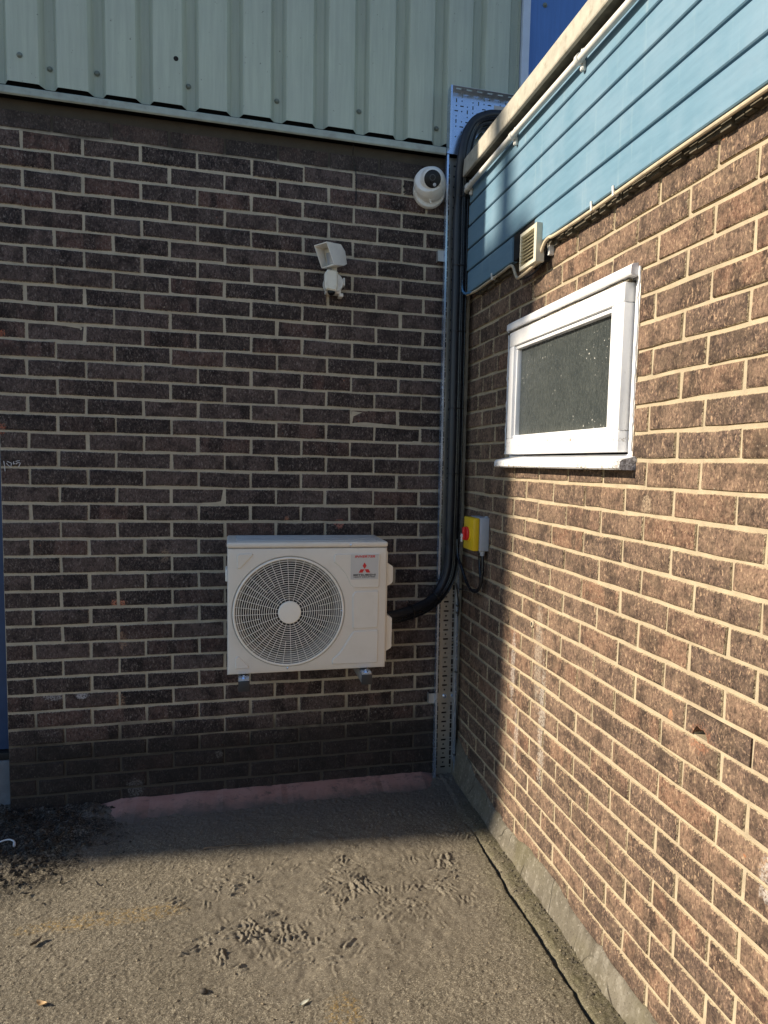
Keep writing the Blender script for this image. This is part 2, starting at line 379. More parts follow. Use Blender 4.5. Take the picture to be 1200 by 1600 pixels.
# ------------------------------------------------------------------ mesh helpers
class MB:
    """collects shapes, then links them as ONE mesh object"""
    def __init__(s): s.v = []; s.f = []
    def add(s, vs, fs):
        o = len(s.v); s.v += [tuple(v) for v in vs]; s.f += [tuple(i+o for i in q) for q in fs]; return s
    def box(s, a, b, bev=0., seg=2):
        x0, y0, z0 = (min(p, q) for p, q in zip(a, b)); x1, y1, z1 = (max(p, q) for p, q in zip(a, b))
        vs = [(x0,y0,z0),(x1,y0,z0),(x1,y1,z0),(x0,y1,z0),(x0,y0,z1),(x1,y0,z1),(x1,y1,z1),(x0,y1,z1)]
        fs = [(0,3,2,1),(4,5,6,7),(0,1,5,4),(1,2,6,5),(2,3,7,6),(3,0,4,7)]
        if not bev: return s.add(vs, fs)
        bm = bmesh.new(); bv = [bm.verts.new(v) for v in vs]
        for q in fs: bm.faces.new([bv[i] for i in q])
        bmesh.ops.bevel(bm, geom=bm.edges[:], offset=bev, segments=seg, profile=.5, affect='EDGES')
        return s.addbm(bm)
    def addbm(s, bm):
        bm.verts.index_update()
        s.add([v.co[:] for v in bm.verts], [[v.index for v in q.verts] for q in bm.faces]); bm.free(); return s
    def prism(s, poly, axis, a, b, bev=0.):
        """poly in the two axes other than `axis` (in xyz order), drawn out from a to b"""
        def P(p, t):
            return {'x': (t, p[0], p[1]), 'y': (p[0], t, p[1]), 'z': (p[0], p[1], t)}[axis]
        bm = bmesh.new()
        A = [bm.verts.new(P(p, a)) for p in poly]; B = [bm.verts.new(P(p, b)) for p in poly]
        n = len(poly); bm.faces.new(A); bm.faces.new(B[::-1])
        for i in range(n): bm.faces.new((A[i], B[i], B[(i+1) % n], A[(i+1) % n]))
        bmesh.ops.recalc_face_normals(bm, faces=bm.faces)
        if bev:
            es = [e for e in bm.edges if e.verts[0] in A and e.verts[1] in A]
            bmesh.ops.bevel(bm, geom=es, offset=bev, segments=1, profile=.5, affect='EDGES')
        return s.addbm(bm)
    def tube(s, path, r, seg=8, cap=True, closed=False):
        path = [Vector(p) for p in path]; n = len(path)
        rs = r if isinstance(r, (list, tuple)) else [r]*n
        rings = []; nrm = None
        for i, p in enumerate(path):
            if closed: t = (path[(i+1) % n]-path[i-1])
            else: t = path[min(i+1, n-1)]-path[max(i-1, 0)]
            t.normalize()
            if nrm is None:
                nrm = t.orthogonal().normalized()
            nrm = (nrm - t*nrm.dot(t)); nrm = nrm.normalized() if nrm.length > 1e-6 else t.orthogonal().normalized()
            bi = t.cross(nrm)
            rings.append([p + (nrm*math.cos(2*math.pi*k/seg)+bi*math.sin(2*math.pi*k/seg))*rs[i] for k in range(seg)])
        vs = [v for q in rings for v in q]; fs = []
        m = n if closed else n-1
        for i in range(m):
            j = (i+1) % n
            for k in range(seg):
                fs.append((i*seg+k, i*seg+(k+1) % seg, j*seg+(k+1) % seg, j*seg+k))
        if cap and not closed:
            fs.append(tuple(range(seg))[::-1]); fs.append(tuple((n-1)*seg+k for k in range(seg)))
        return s.add(vs, fs)
    def lathe(s, c, axis, prof, seg=32):
        """prof: (radius, distance along axis) from c"""
        ax = Vector(axis).normalized(); u = ax.orthogonal().normalized(); w = ax.cross(u); c = Vector(c)
        vs = []; fs = []
        for r, t in prof:
            for k in range(seg):
                a = 2*math.pi*k/seg
                vs.append(c + ax*t + (u*math.cos(a)+w*math.sin(a))*r)
        for i in range(len(prof)-1):
            for k in range(seg):
                fs.append((i*seg+k, i*seg+(k+1) % seg, (i+1)*seg+(k+1) % seg, (i+1)*seg+k))
        if prof[0][0] > 1e-5: fs.append(tuple(range(seg))[::-1])
        if prof[-1][0] > 1e-5: fs.append(tuple((len(prof)-1)*seg+k for k in range(seg)))
        return s.add(vs, fs)
    def build(s, name, mat, parent=None, smooth=True, kind=None, ang=32, off=None):
        me = bpy.data.meshes.new(name)
        o0 = Vector((0, 0, 0)); q = parent
        while q is not None: o0 = o0 + Vector(q.location); q = q.parent
        if off is not None: o0 = o0 + Vector(off)
        me.from_pydata([(x-o0.x, y-o0.y, z-o0.z) for x, y, z in s.v], [], s.f)
        bm = bmesh.new(); bm.from_mesh(me); bmesh.ops.recalc_face_normals(bm, faces=bm.faces); bm.to_mesh(me); bm.free()
        me.validate()
        if smooth:
            me.shade_smooth(); me.set_sharp_from_angle(angle=R(ang))
        me.materials.append(mat)
        o = bpy.data.objects.new(name, me); C.objects.link(o)
        if off is not None: o.location = off
        if parent is not None: o.parent = parent
        if kind: o['kind'] = kind
        return o

def thing(name, loc, label, cat, group=None):
    o = bpy.data.objects.new(name, None); C.objects.link(o); o.location = loc; o.empty_display_size = .05
    return tag(o, label, cat, group)
def tag(o, label, cat, group=None):
    o['label'] = label; o['category'] = cat
    if group: o['group'] = group
    return o
def shared(name, me, loc, parent, rot=None):
    o = bpy.data.objects.new(name, me); C.objects.link(o); o.parent = parent
    q = Vector(loc); p = parent
    while p is not None: q = q - Vector(p.location); p = p.parent
    o.location = q
    if rot: o.rotation_euler = rot
    return o

def slab_with_holes(mb, P, u0, u1, w0, w1, holes, t0, t1):
    """P(u, w, t) -> point.  A sheet from t0 to t1 with rectangular holes right through it"""
    us = sorted({u0, u1, *[h[0] for h in holes], *[h[1] for h in holes]}); ws = sorted({w0, w1, *[h[2] for h in holes], *[h[3] for h in holes]})
    us = [u for u in us if u0 <= u <= u1]; ws = [w for w in ws if w0 <= w <= w1]
    nu, nw = len(us)-1, len(ws)-1
    keep = np.ones((nu, nw), bool)
    for h in holes:
        for i in range(nu):
            if us[i] >= h[0]-1e-9 and us[i+1] <= h[1]+1e-9:
                for j in range(nw):
                    if ws[j] >= h[2]-1e-9 and ws[j+1] <= h[3]+1e-9: keep[i, j] = False
    idx = {}; vs = []; fs = []
    def V(i, j, k):
        if (i, j, k) not in idx:
            idx[(i, j, k)] = len(vs); vs.append(P(us[i], ws[j], t1 if k else t0))
        return idx[(i, j, k)]
    for i in range(nu):
        for j in range(nw):
            if not keep[i, j]: continue
            for k in (0, 1): fs.append([V(i, j, k), V(i+1, j, k), V(i+1, j+1, k), V(i, j+1, k)])
            for di, dj, a, b in ((-1, 0, (i, j), (i, j+1)), (1, 0, (i+1, j), (i+1, j+1)), (0, -1, (i, j), (i+1, j)), (0, 1, (i, j+1), (i+1, j+1))):
                ii, jj = i+di, j+dj
                if ii < 0 or jj < 0 or ii >= nu or jj >= nw or not keep[ii, jj]:
                    fs.append([V(*a, 0), V(*b, 0), V(*b, 1), V(*a, 1)])
    return mb.add(vs, fs)

def catmull(pts, n=8):
    pts = [Vector(p) for p in pts]; out = []
    q = [pts[0]*2-pts[1]] + pts + [pts[-1]*2-pts[-2]]
    for i in range(1, len(q)-2):
        a, b, c, d = q[i-1:i+3]
        for k in range(n):
            t = k/n
            out.append(.5*((2*b)+(c-a)*t+(2*a-5*b+4*c-d)*t*t+(-a+3*b-3*c+d)*t**3))
    out.append(pts[-1]); return out

# ------------------------------------------------------------------ ground
def value_noise(X, Y, s, seed):
    g = np.random.default_rng(seed).random((256, 256))
    x = X/s; y = Y/s; xi = np.floor(x).astype(int); yi = np.floor(y).astype(int)
    fx = x-xi; fy = y-yi; fx = fx*fx*(3-2*fx); fy = fy*fy*(3-2*fy)
    a = g[xi % 256, yi % 256]; b = g[(xi+1) % 256, yi % 256]; c = g[xi % 256, (yi+1) % 256]; d = g[(xi+1) % 256, (yi+1) % 256]
    return (a*(1-fx)+b*fx)*(1-fy)+(c*(1-fx)+d*fx)*fy - .5

def sstep(v, a, b):
    t = np.clip((v-a)/(b-a), 0, 1); return t*t*(3-2*t)

def ground_axis(lo, hi, step, far_lo, far_hi):
    mid = np.arange(lo, hi+1e-6, step)
    def out(a, end):
        r = []; d = .03; x = a
        while abs(end-x) > d*1.6:
            x = x + math.copysign(d, end-x); r.append(x); d *= 1.5
        return r+[end]
    return np.array(out(lo, far_lo)[::-1] + list(mid) + out(hi, far_hi))

def build_ground():
    xs = ground_axis(-2.12, .03, .0036, -60, 60); ys = ground_axis(-1.72, .02, .0036, -60, 60)
    X, Y = np.meshgrid(xs, ys, indexing='ij')
    near = sstep(X, -3.2, -2.2)*(1-sstep(X, .1, 1))*sstep(Y, -4, -1.8)*(1-sstep(Y, .1, 1))
    H = value_noise(X, Y, .30, 1)*.006 + value_noise(X, Y, .11, 2)*.004
    wx = X + value_noise(X, Y, .12, 40)*.10; wy = Y + value_noise(X, Y, .12, 41)*.10
    dmud = np.hypot((wx+.72), (wy+.86)*1.15)
    mud = 1-sstep(dmud, .42, .66)
    H += value_noise(X, Y, .013, 3)*.0024*(1-.5*mud) + value_noise(X, Y, .0065, 4)*.0025*(1-.7*mud)
    H += np.clip(value_noise(X, Y, .009, 5)-.22, 0, 1)*.010*(1-.85*mud)
    # scraped, trodden mud: ridges pressed up by boot and tyre treads
    cl = [(-1.08,-.74),(-1.0,-.91),(-.99,-1.08),(-.97,-1.17),(-1.08,-1.07),(-.76,-.8),(-.66,-.68),(-.57,-.95),(-.54,-1.04),(-.74,-.99),(-.75,-1.18),
          (-.33,-.95),(-1.31,-.86),(-1.17,-.67),(-.58,-.45),(-.45,-.81),(-.56,-.86),(-.61,-.89),(-.83,-.84),(-1.17,-.98),(-.92,-1.02),(-.38,-.64),
          (-.3,-.84),(-.28,-1.04),(-.47,-.71),(-.92,-1.10),(-1.04,-1.0),(-.86,-1.06),(-.60,-1.0),(-.50,-.98),(-.69,-.9),(-.98,-.98),(-.24,-.72),(-.2,-.55),(-.4,-.35),(-.3,-.3)]
    g = np.random.default_rng(5)
    T = np.zeros_like(H)
    def ridge(cx, cy, an, L, w, h, bend):
        i0, i1 = np.searchsorted(xs, (cx-L-.03, cx+L+.03)); j0, j1 = np.searchsorted(ys, (cy-L-.03, cy+L+.03))
        x = X[i0:i1, j0:j1]-cx; y = Y[i0:i1, j0:j1]-cy
        u = x*math.cos(an)+y*math.sin(an); v = -x*math.sin(an)+y*math.cos(an) + bend*u*u + value_noise(x+cx, y+cy, .012, 61)*.006
        k = np.exp(-(v/w)**2)*(1-sstep(np.abs(u), L*.75, L))
        k2 = np.exp(-((v-w*2.0)/(w*1.1))**2)*(1-sstep(np.abs(u), L*.75, L))
        T[i0:i1, j0:j1] += h*k - h*.7*k2
    for ci, (cx, cy) in enumerate(cl):
        if ci in (14, 21, 24, 34, 35): amp = .45
        else: amp = 1
        for sub in range(3):
            an = g.uniform(0, math.pi); nr = g.integers(3, 7); sp = g.uniform(.011, .019)
            ox, oy = cx+g.normal(0, .055), cy+g.normal(0, .045)
            for k in range(nr):
                t = (k-nr/2)*sp*g.uniform(.8, 1.25)
                ridge(ox-math.sin(an)*t+g.normal(0, .003), oy+math.cos(an)*t+g.normal(0, .005), an+g.normal(0, .22), g.uniform(.010, .036), g.uniform(.0030, .0056), amp*g.uniform(.0014, .0046), g.normal(0, 4))
    for k in range(420):
        a = g.uniform(0, 2*math.pi); rr = .56*math.sqrt(g.random())
        ridge(-.70+rr*math.cos(a)*1.05, -.84+rr*math.sin(a)*.85, g.choice([.5, 2.2, 1.2])+g.normal(0, .5), g.uniform(.006, .030), g.uniform(.0026, .0038), g.uniform(.0005, .0022), g.normal(0, 3))
    T *= .55+1.2*sstep(value_noise(X, Y, .10, 44), -.25, .35)
    H += T
    H += mud*(value_noise(X, Y, .035, 45)*.004+value_noise(X, Y, .018, 46)*.003)
    # joint between the slab and the strip along the wall
    jl = -.105 + value_noise(X*0+.5, Y, .20, 8)*.022 + value_noise(X*0+.5, Y, .035, 9)*.007
    dj = np.abs(X-jl); wj = .0065*(1+value_noise(X*0, Y, .06, 10)*.8)*sstep(-Y, .50, .80)+.0008
    H -= .020*(1-sstep(dj, wj*.5, wj*1.3))*sstep(-Y, .42, .7)
    H += .006*sstep(X, jl, jl+.03)*(1-sstep(X, -.02, .0))
    # debris heaped in the corner by the wall's end
    hp = np.hypot(wx+2.03, (wy+.20))
    heap = 1-sstep(hp, .18, .52)
    H += heap*(.018+value_noise(X, Y, .07, 12)*.035+value_noise(X, Y, .022, 13)*.022+value_noise(X, Y, .010, 14)*.012)
    foot = (1-sstep(-Y, .0, .14))
    H += foot*(.010+value_noise(X, Y, .05, 15)*.014+value_noise(X, Y, .014, 16)*.009)
    H = H*near
    n, m = X.shape
    me = bpy.data.meshes.new('ground')
    co = np.stack([X, Y, H], -1).reshape(-1, 3).astype(np.float32)
    i = np.arange(n*m).reshape(n, m)
    q = np.stack([i[:-1, :-1], i[1:, :-1], i[1:, 1:], i[:-1, 1:]], -1).reshape(-1).astype(np.int32)
    nf = len(q)//4
    me.vertices.add(n*m); me.vertices.foreach_set('co', co.ravel())
    me.loops.add(len(q)); me.loops.foreach_set('vertex_index', q)
    me.polygons.add(nf); me.polygons.foreach_set('loop_start', np.arange(0, len(q), 4, dtype=np.int32))
    me.update(calc_edges=True); me.shade_smooth()
    me.materials.append(M_GROUND)
    o = bpy.data.objects.new('ground', me); C.objects.link(o); o['kind'] = 'structure'
    return xs, ys, H
GX, GY, GH = build_ground()
def gz(x, y):
    i = min(max(np.searchsorted(GX, x), 0), len(GX)-1); j = min(max(np.searchsorted(GY, y), 0), len(GY)-1)
    return float(GH[i, j])

# ------------------------------------------------------------------ brick walls
Z0 = 2.85; CO = .075; JT = .0052
_cache = {}
def brick_mesh(L, var, mat, depth=.055):
    """one brick: face towards local -Y, centred on its length and height"""
    key = (round(L, 3), var, mat.name)
    if key in _cache: return _cache[key]
    h = CO-2*.0049
    def j(a): return random.uniform(-a, a)
    xs = [-L/2, -L/6, L/6, L/2] if L > .13 else [-L/2, 0, L/2]
    n = len(xs); vs = []; fs = []
    per = [(x, -h/2) for x in xs] + [(x, h/2) for x in reversed(xs)]
    outer = [(x+(j(.0016)), z+j(.0016)) for x, z in per]
    N = len(per)
    def inset(c, y, jy):
        for (x, z), (ox, oz) in zip(per, outer):
            ix = ox + (c if x == -L/2 else -c if x == L/2 else 0); iz = oz + (c if z < 0 else -c)
            vs.append((ix, y+j(jy), iz))
    inset(.0105, -.0012, .0009); inset(.0022, -.0004, .0008)
    for ox, oz in outer: vs.append((ox, .0030, oz))
    for ox, oz in outer: vs.append((ox, depth, oz))
    for k in range(n-1): fs.append((k, k+1, N-2-k, N-1-k))
    for k in range(N):
        l = (k+1) % N
        for t in range(3): fs.append((t*N+k, (t+1)*N+k, (t+1)*N+l, t*N+l))
    me = bpy.data.meshes.new('brick'); me.from_pydata(vs, [], fs)
    bm = bmesh.new(); bm.from_mesh(me); bmesh.ops.recalc_face_normals(bm, faces=bm.faces)
    bm.to_mesh(me); bm.free()
    # open at the back, so make sure the face looks outwards
    if me.polygons[0].normal.y > 0: me.flip_normals()
    at = me.attributes.new('edge', 'FLOAT', 'POINT'); at.data.foreach_set('value', [0.]*N+[.86]*N+[1.1]*(2*N))
    me.shade_smooth(); me.set_sharp_from_angle(angle=R(50))
    me.materials.append(mat); _cache[key] = me
    return me

def lay_bricks(wall, slots, to_world, rotz, mat, limit, stuff_name, JT=.0052):
    """slots: (u0, u1, row, priority).  the highest priorities become bricks of their own"""
    slots = sorted(slots, key=lambda s: -s[3])
    for u0, u1, row, pr in slots[:limit]:
        L = round(u1-u0-2*JT, 3)
        me = brick_mesh(L, random.randrange(6), mat)
        x, y, z = to_world((u0+u1)/2, Z0-CO*(row+.5))
        o = shared('brick', me, (x, y, z), wall, (random.gauss(0, .0018), random.gauss(0, .006), rotz+random.gauss(0, .004)))
        d = random.gauss(0, .0012)
        o.location.x += -d*math.sin(rotz)*-1 if rotz else 0; o.location.y += d if not rotz else 0
        o.location.z += random.gauss(0, .0009)
    rest = slots[limit:]
    if rest:
        vs = []; fs = []; tone = []; edge = []
        ca, sa = math.cos(rotz), math.sin(rotz)
        for u0, u1, row, pr in rest:
            me = brick_mesh(round(u1-u0-2*JT, 3), random.randrange(6), mat)
            x, y, z = to_world((u0+u1)/2, Z0-CO*(row+.5)); b = len(vs); t = random.random()
            for v in me.vertices:
                vs.append((x+v.co.x*ca-v.co.y*sa, y+v.co.x*sa+v.co.y*ca, z+v.co.z)); tone.append(t)
            edge += [d.value for d in me.attributes['edge'].data]
            for p in me.polygons: fs.append([b+i for i in p.vertices])
        me = bpy.data.meshes.new(stuff_name)
        w = Vector(wall.location)
        me.from_pydata([(a-w.x, b-w.y, c-w.z) for a, b, c in vs], [], fs)
        at = me.attributes.new('tone', 'FLOAT', 'POINT'); at.data.foreach_set('value', tone)
        at = me.attributes.new('edge', 'FLOAT', 'POINT'); at.data.foreach_set('value', edge)
        me.shade_smooth(); me.set_sharp_from_angle(angle=R(28)); me.materials.append(mat)
        o = bpy.data.objects.new(stuff_name, me); C.objects.link(o); o.parent = wall; o['kind'] = 'stuff'

# --- the shaded wall behind the air conditioner
WALL_L = -2.0245
wallA = thing('brick_wall', (-1.0, 0, 0), 'shaded dark brown brick wall under the green cladding, carrying the air conditioner', 'wall')
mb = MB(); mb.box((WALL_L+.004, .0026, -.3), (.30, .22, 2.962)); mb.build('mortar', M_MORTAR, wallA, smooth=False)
slots = []
for r in range(-1, 39):
    a = -1.912 + (.1125 if r % 2 else 0)
    es = [a+.225*k for k in range(-1, 11)]
    es = [e for e in es if WALL_L+.05 < e < -.03]
    es = [WALL_L] + es + [-.004]
    for k in range(len(es)-1):
        u0, u1 = es[k]+random.gauss(0, .0012), es[k+1]+random.gauss(0, .0012)
        if k == 0: u0 = es[0]
        zc = Z0-CO*(r+.5); uc = (u0+u1)/2
        pr = (u1-u0)*(1.2-.12*uc)
        if -1.02 < uc < -.5 and .72 < zc < 1.16: pr *= .1      # behind the unit
        if uc > -.11: pr *= .3
        if r < 0 or r > 36: pr *= .6
        slots.append((u0, u1, r, pr))
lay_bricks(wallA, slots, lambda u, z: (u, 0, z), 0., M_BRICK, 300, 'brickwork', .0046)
mb = MB()          # the uneven fillet of mortar pointed down the inner corner
path = [(-.006+random.gauss(0, .0012), -.002+random.gauss(0, .001), .02+k*.05) for k in range(58)]
mb.tube(path, [.0095+random.gauss(0, .0012) for _ in path], 8); mb.build('corner_pointing', M_MORTAR, wallA)
mb = MB()          # scribble
px = lambda x, y: (-1.986+(x-15)*.0024, 1.513-(y-725)*.0025)
sc = [[px(6, 720), px(7, 725), px(7.5, 731), px(8, 737)], [px(6.8, 721), px(6.9, 725)], [px(11.5, 720.5), px(15, 722), px(18, 723.5), px(17.5, 728), px(17, 731)], [px(10.5, 723.5), px(13, 727), px(16, 729)], [px(22, 720.5), px(21, 724.5), px(24, 724)],
      [px(25, 720.5), px(28, 719.5), px(31.5, 719)], [px(25, 725), px(28, 722.5), px(32, 723), px(30.5, 726.5), px(29, 730)]]
for s_ in sc: mb.tube([(x, -.0025, z) for x, z in catmull([(x, z, 0) for x, z in s_], 5) for z in [z]] if False else [(p.x, -.0030, p.y) for p in catmull([(x, z, 0) for x, z in s_], 5)], .0016, 5)
mb.build('chalk_scribble', M_CHALK, wallA)
mb = MB(); n_ = 60    # pink painted fillet along the wall foot
for k in range(n_):
    x0 = -1.66+k*1.58/n_; x1 = x0+1.58/n_
    def pr_(x):
        w = value_noise(np.array([x]), np.array([.3]), .09, 21)[0]; w2 = value_noise(np.array([x]), np.array([.7]), .03, 22)[0]
        e = min(1, max(0, (x+1.70)/.12))*min(1, max(0, (-.06-x)/.12))
        return (.027+.006*w+.005*w2)*e+.002, (.150+.06*w+.03*w2)*e+.02
    (h0, d0), (h1, d1) = pr_(x0), pr_(x1)
    mb.add([(x0, .002, h0), (x1, .002, h1), (x1, -.35*d1, h1*.72), (x0, -.35*d0, h0*.72), (x0, -d0, -.004), (x1, -d1, -.004)], [(0, 3, 2, 1), (3, 4, 5, 2)])
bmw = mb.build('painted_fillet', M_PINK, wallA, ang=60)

# --- the sunlit wall with the window
WY0, WY1, WZ0, WZ1 = -1.452, -.528, 1.575, 2.118        # opening
wallB = thing('brick_wall', (0, -1.6, 0), 'brown brick wall with pale mortar, mostly in sunlight, around the small white window', 'wall')
mb = MB()
hole_s = (-.857, -.843, .945, .972); hole_b = (-1.845, -1.79, .9045, .934)
slab_with_holes(mb, lambda u, w, t: (t, u, w), -4.2, 0.0, -.3, 2.90, [(WY0, WY1, WZ0, WZ1), hole_s, hole_b], .0046, .10)
mb.build('mortar', M_MORTAR2, wallB, smooth=False)
slots = []
for r in range(-1, 38):
    zc = Z0-CO*(r+.5)
    if zc > 2.42: continue
    inwin = WZ0 < zc < WZ1+.01
    if r % 2: es = [.002, .165] + [.165+.2277*k for k in range(1, 19)]
    elif 9 <= r <= 16: es = [.002, .225, .342] + [.278+.2305*k for k in range(1, 19)]
    else: es = [.002] + [.278+.2305*k for k in range(0, 18)]
    for k in range(len(es)-1):
        a, b = es[k]+random.gauss(0, .0012), es[k+1]+random.gauss(0, .0012)
        if b > 4.2: continue
        parts = [(a, b)]
        if inwin:
            parts = []
            if a < .526: parts.append((a, min(b, .526)))
            if b > 1.454: parts.append((max(a, 1.454), b))
        for p, q in parts:
            if q-p < .03: continue
            if r == 25 and p < 1.82 < q: special = (p, q); continue     # the broken brick
            mid = (p+q)/2
            pr = (q-p)*(1 if mid < 2.08 else .02)*(.6+.2*mid)*(1 if r < 36 else .35)
            slots.append((p, q, r, pr))
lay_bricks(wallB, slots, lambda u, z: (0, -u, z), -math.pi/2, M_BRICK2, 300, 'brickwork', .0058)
# one brick knocked through at its lower edge
row27 = Z0-CO*25.5
r27 = [s for s in range(1)]
def broken_brick():
    p, q = special; h = CO/2-JT
    y0, y1 = -p-JT, -q+JT; zb, zt = row27-h, row27+h
    hy0, hy1 = -1.792, -1.842
    poly = [(y0, zb), (y0, zt), (y1, zt), (y1, zb), (hy1-.004, zb), (hy1, zb+.012), (hy1+.012, zb+.024), (hy1+.024, zb+.022), (hy0-.012, zb+.027), (hy0, zb+.010), (hy0+.004, zb)]
    m = MB(); m.prism(poly, 'x', -.001, .055); m.build('brick', M_BRICK2, wallB, ang=25)
try:
    broken_brick()
except NameError:
    pass
mb = MB()
for h in (hole_s, hole_b): mb.box((.06, h[0]-.02, h[2]-.02), (.14, h[1]+.02, h[3]+.02))
mb.build('cavity', M_DARKHOLE, wallB, smooth=False)
def drilled(wall, c, ax, r, mat):
    m = MB(); m.lathe(c, ax, [(r*1.9, -.002), (r*1.7, .0022), (r*1.05, .003), (r*.95, .0005)], 14)
    m2 = MB(); m2.v = m.v; m2.f = [q for q in m.f if len(q) == 4]; m2.build('plug', mat, wall)
    m = MB(); m.lathe(c, ax, [(r, -.001), (r, .0015), (0, .0012)], 14); m.build('drill_hole', M_DARKHOLE, wall)
drilled(wallB, (-.001, -.843, .962), (-1, 0, 0), .0075, M_MORTAR2)
for x, z, r in ((-.330, 2.815, .006), (-.330, 2.790, .004)):
    m = MB(); m.lathe((x, -.001, z), (0, -1, 0), [(r, -.001), (r, .0015), (0, .0012)], 12); m.build('drill_hole', M_DARKHOLE, wallA)
m = MB(); m.tube(catmull([(-.572, -.030, 2.962), (-.570, -.012, 2.90), (-.556, -.006, 2.85), (-.553, -.005, 2.78), (-.553, -.006, 2.715)], 6), .0018, 6); tag(m.build('wire', M_CABLE), 'thin black wire end hanging down the brick from under the green cladding', 'wire')
# rough render plinth with an uneven upper edge
mb = MB(); N_ = 170; ys_ = [-.004-k*2.6/N_ for k in range(N_+1)]
def ptop(y):
    a = value_noise(np.array([y]), np.array([.2]), .35, 31)[0]*.06 + value_noise(np.array([y]), np.array([.6]), .06, 32)[0]*.022
    t = .098 + a + .115*max(0, 1-abs(y)/.27)**.6*(1 if abs(y) < .27 else 0)
    return t
cols = []
for y in ys_:
    t = ptop(y); b = value_noise(np.array([y]), np.array([.9]), .05, 33)[0]*.006
    cols.append([(-.034+b*1.4, y, -.02), (-.028+b, y, .02), (-.018+b, y, t*.5), (-.011+b*.6, y, t*.86), (-.004, y, t), (.012, y, t+.002)])
vs = [v for c in cols for v in c]; m_ = len(cols[0])
fs = [(i*m_+k, (i+1)*m_+k, (i+1)*m_+k+1, i*m_+k+1) for i in range(N_) for k in range(m_-1)]
mb.add(vs, fs); mb.build('render_plinth', M_PLINTH, wallB, ang=60)
mb = MB()      # sealant and lime smeared round the window opening
for y, sgn in ((WY1+.004, 1), (WY0-.004, -1)):
    pth = [(-.003+random.gauss(0, .0008), y+random.gauss(0, .0012), 1.60+k*.017) for k in range(31)]
    mb.tube(pth, [.0028+abs(random.gauss(0, .0009)) for _ in pth], 6)
mb.build('sealant', M_WPAINT, wallB)

# ------------------------------------------------------------------ cladding above the shaded wall
clad = thing('sheet_cladding', (-1, .02, 2.955), 'sage green ribbed steel cladding above the shaded brick wall', 'cladding')
valleys = [-.18-.18*k for k in range(-2, 18)]
laps = [-.196, -.916, -1.636, -2.356]
def clad_profile(x0, x1):
    pts = []
    for v in sorted(valleys):
        for dx, y in ((-.039, -.036), (-.034, -.0345), (-.018, -.002), (-.015, -.0), (.015, -.0), (.018, -.002), (.034, -.0345), (.039, -.036)):
            pts.append((v+dx, y))
    def yat(x):
        for (a, ya), (b, yb) in zip(pts, pts[1:]):
            if a <= x <= b: return ya+(yb-ya)*(x-a)/(b-a)
        return -.036
    return [(x0, yat(x0))] + [p for p in pts if x0 < p[0] < x1] + [(x1, yat(x1))]
edges = [.205] + laps + [-2.95]
for k in range(len(edges)-1):
    x1, x0 = edges[k], edges[k+1]-.010
    pr = clad_profile(max(x0, -2.95), x1); dy = -.0022*(k % 2)-.001
    poly = [(x, y+dy) for x, y in pr] + [(x, y+dy+.0016) for x, y in reversed(pr)]
    mb = MB(); mb.prism(poly, 'z', 3.013, 4.7); mb.build('cladding_sheet', M_GREEN, clad, ang=20)
for x in laps[:3]:
    MB().box((x-.0125, -.0050, 3.016), (x-.0105, -.0005, 4.7)).build('lap_seam', M_DARKHOLE, clad, smooth=False)
rv = MB(); rv.lathe((0, 0, 0), (0, -1, 0), [(.011, 0), (.011, .002), (.009, .003), (.008, .007), (.005, .0095), (0, .010)], 14)
rv_o = None
spots = [(-1.900, 3.112, -.036), (-1.80, 3.093, 0), (-1.625, 3.104, 0), (-1.27, 3.107, 0), (-.905, 3.101, 0), (-.545, 3.109, 0), (-.185, 3.086, 0), (-.545, 3.62, 0), (.03, 3.10, -.036)]
for i, (x, z, y) in enumerate(spots):
    if rv_o is None:
        rv_o = rv.build('rivet', M_BOLT, None); me_r = rv_o.data; rv_o.parent = clad; rv_o.location = Vector((x, y-.003, z))-Vector(clad.location)
    else: shared('rivet', me_r, (x, y-.003, z), clad)
mb = MB(); mb.lathe((-1.317, -.0365, 3.193), (0, -1, 0), [(.010, -.003), (.010, .0015), (.004, .002), (0, .0005)], 10); mb.build('drill_hole', M_DARKHOLE, clad)
for q in ((-.43, 3.29), (-.62, 3.35), (-.46, 3.25), (-.29, 3.40), (-.285, 3.385), (-.23, 3.28), (-.40, 3.01), (-.76, 3.40)):
    m = MB(); m.lathe((q[0], -.002, q[1]), (0, -1, 0), [(.0035, -.001), (.0035, .004), (0, .005)], 8); m.build('screw_head', M_DARKHOLE, clad)
mb = MB(); mb.prism([(-.048, 2.990), (-.052, 2.986), (-.052, 2.962), (-.046, 2.957), (-.043, 2.960), (-.046, 2.965), (-.046, 2.983), (.02, 2.9875), (.02, 2.992)], 'x', -2.95, -.1495)
mb.build('drip_flashing', M_FLASH, clad, ang=20)
mb = MB(); mb.box((-2.95, .012, 2.99), (.205, .05, 4.7)); mb.build('lining', M_DARKHOLE, clad, smooth=False)

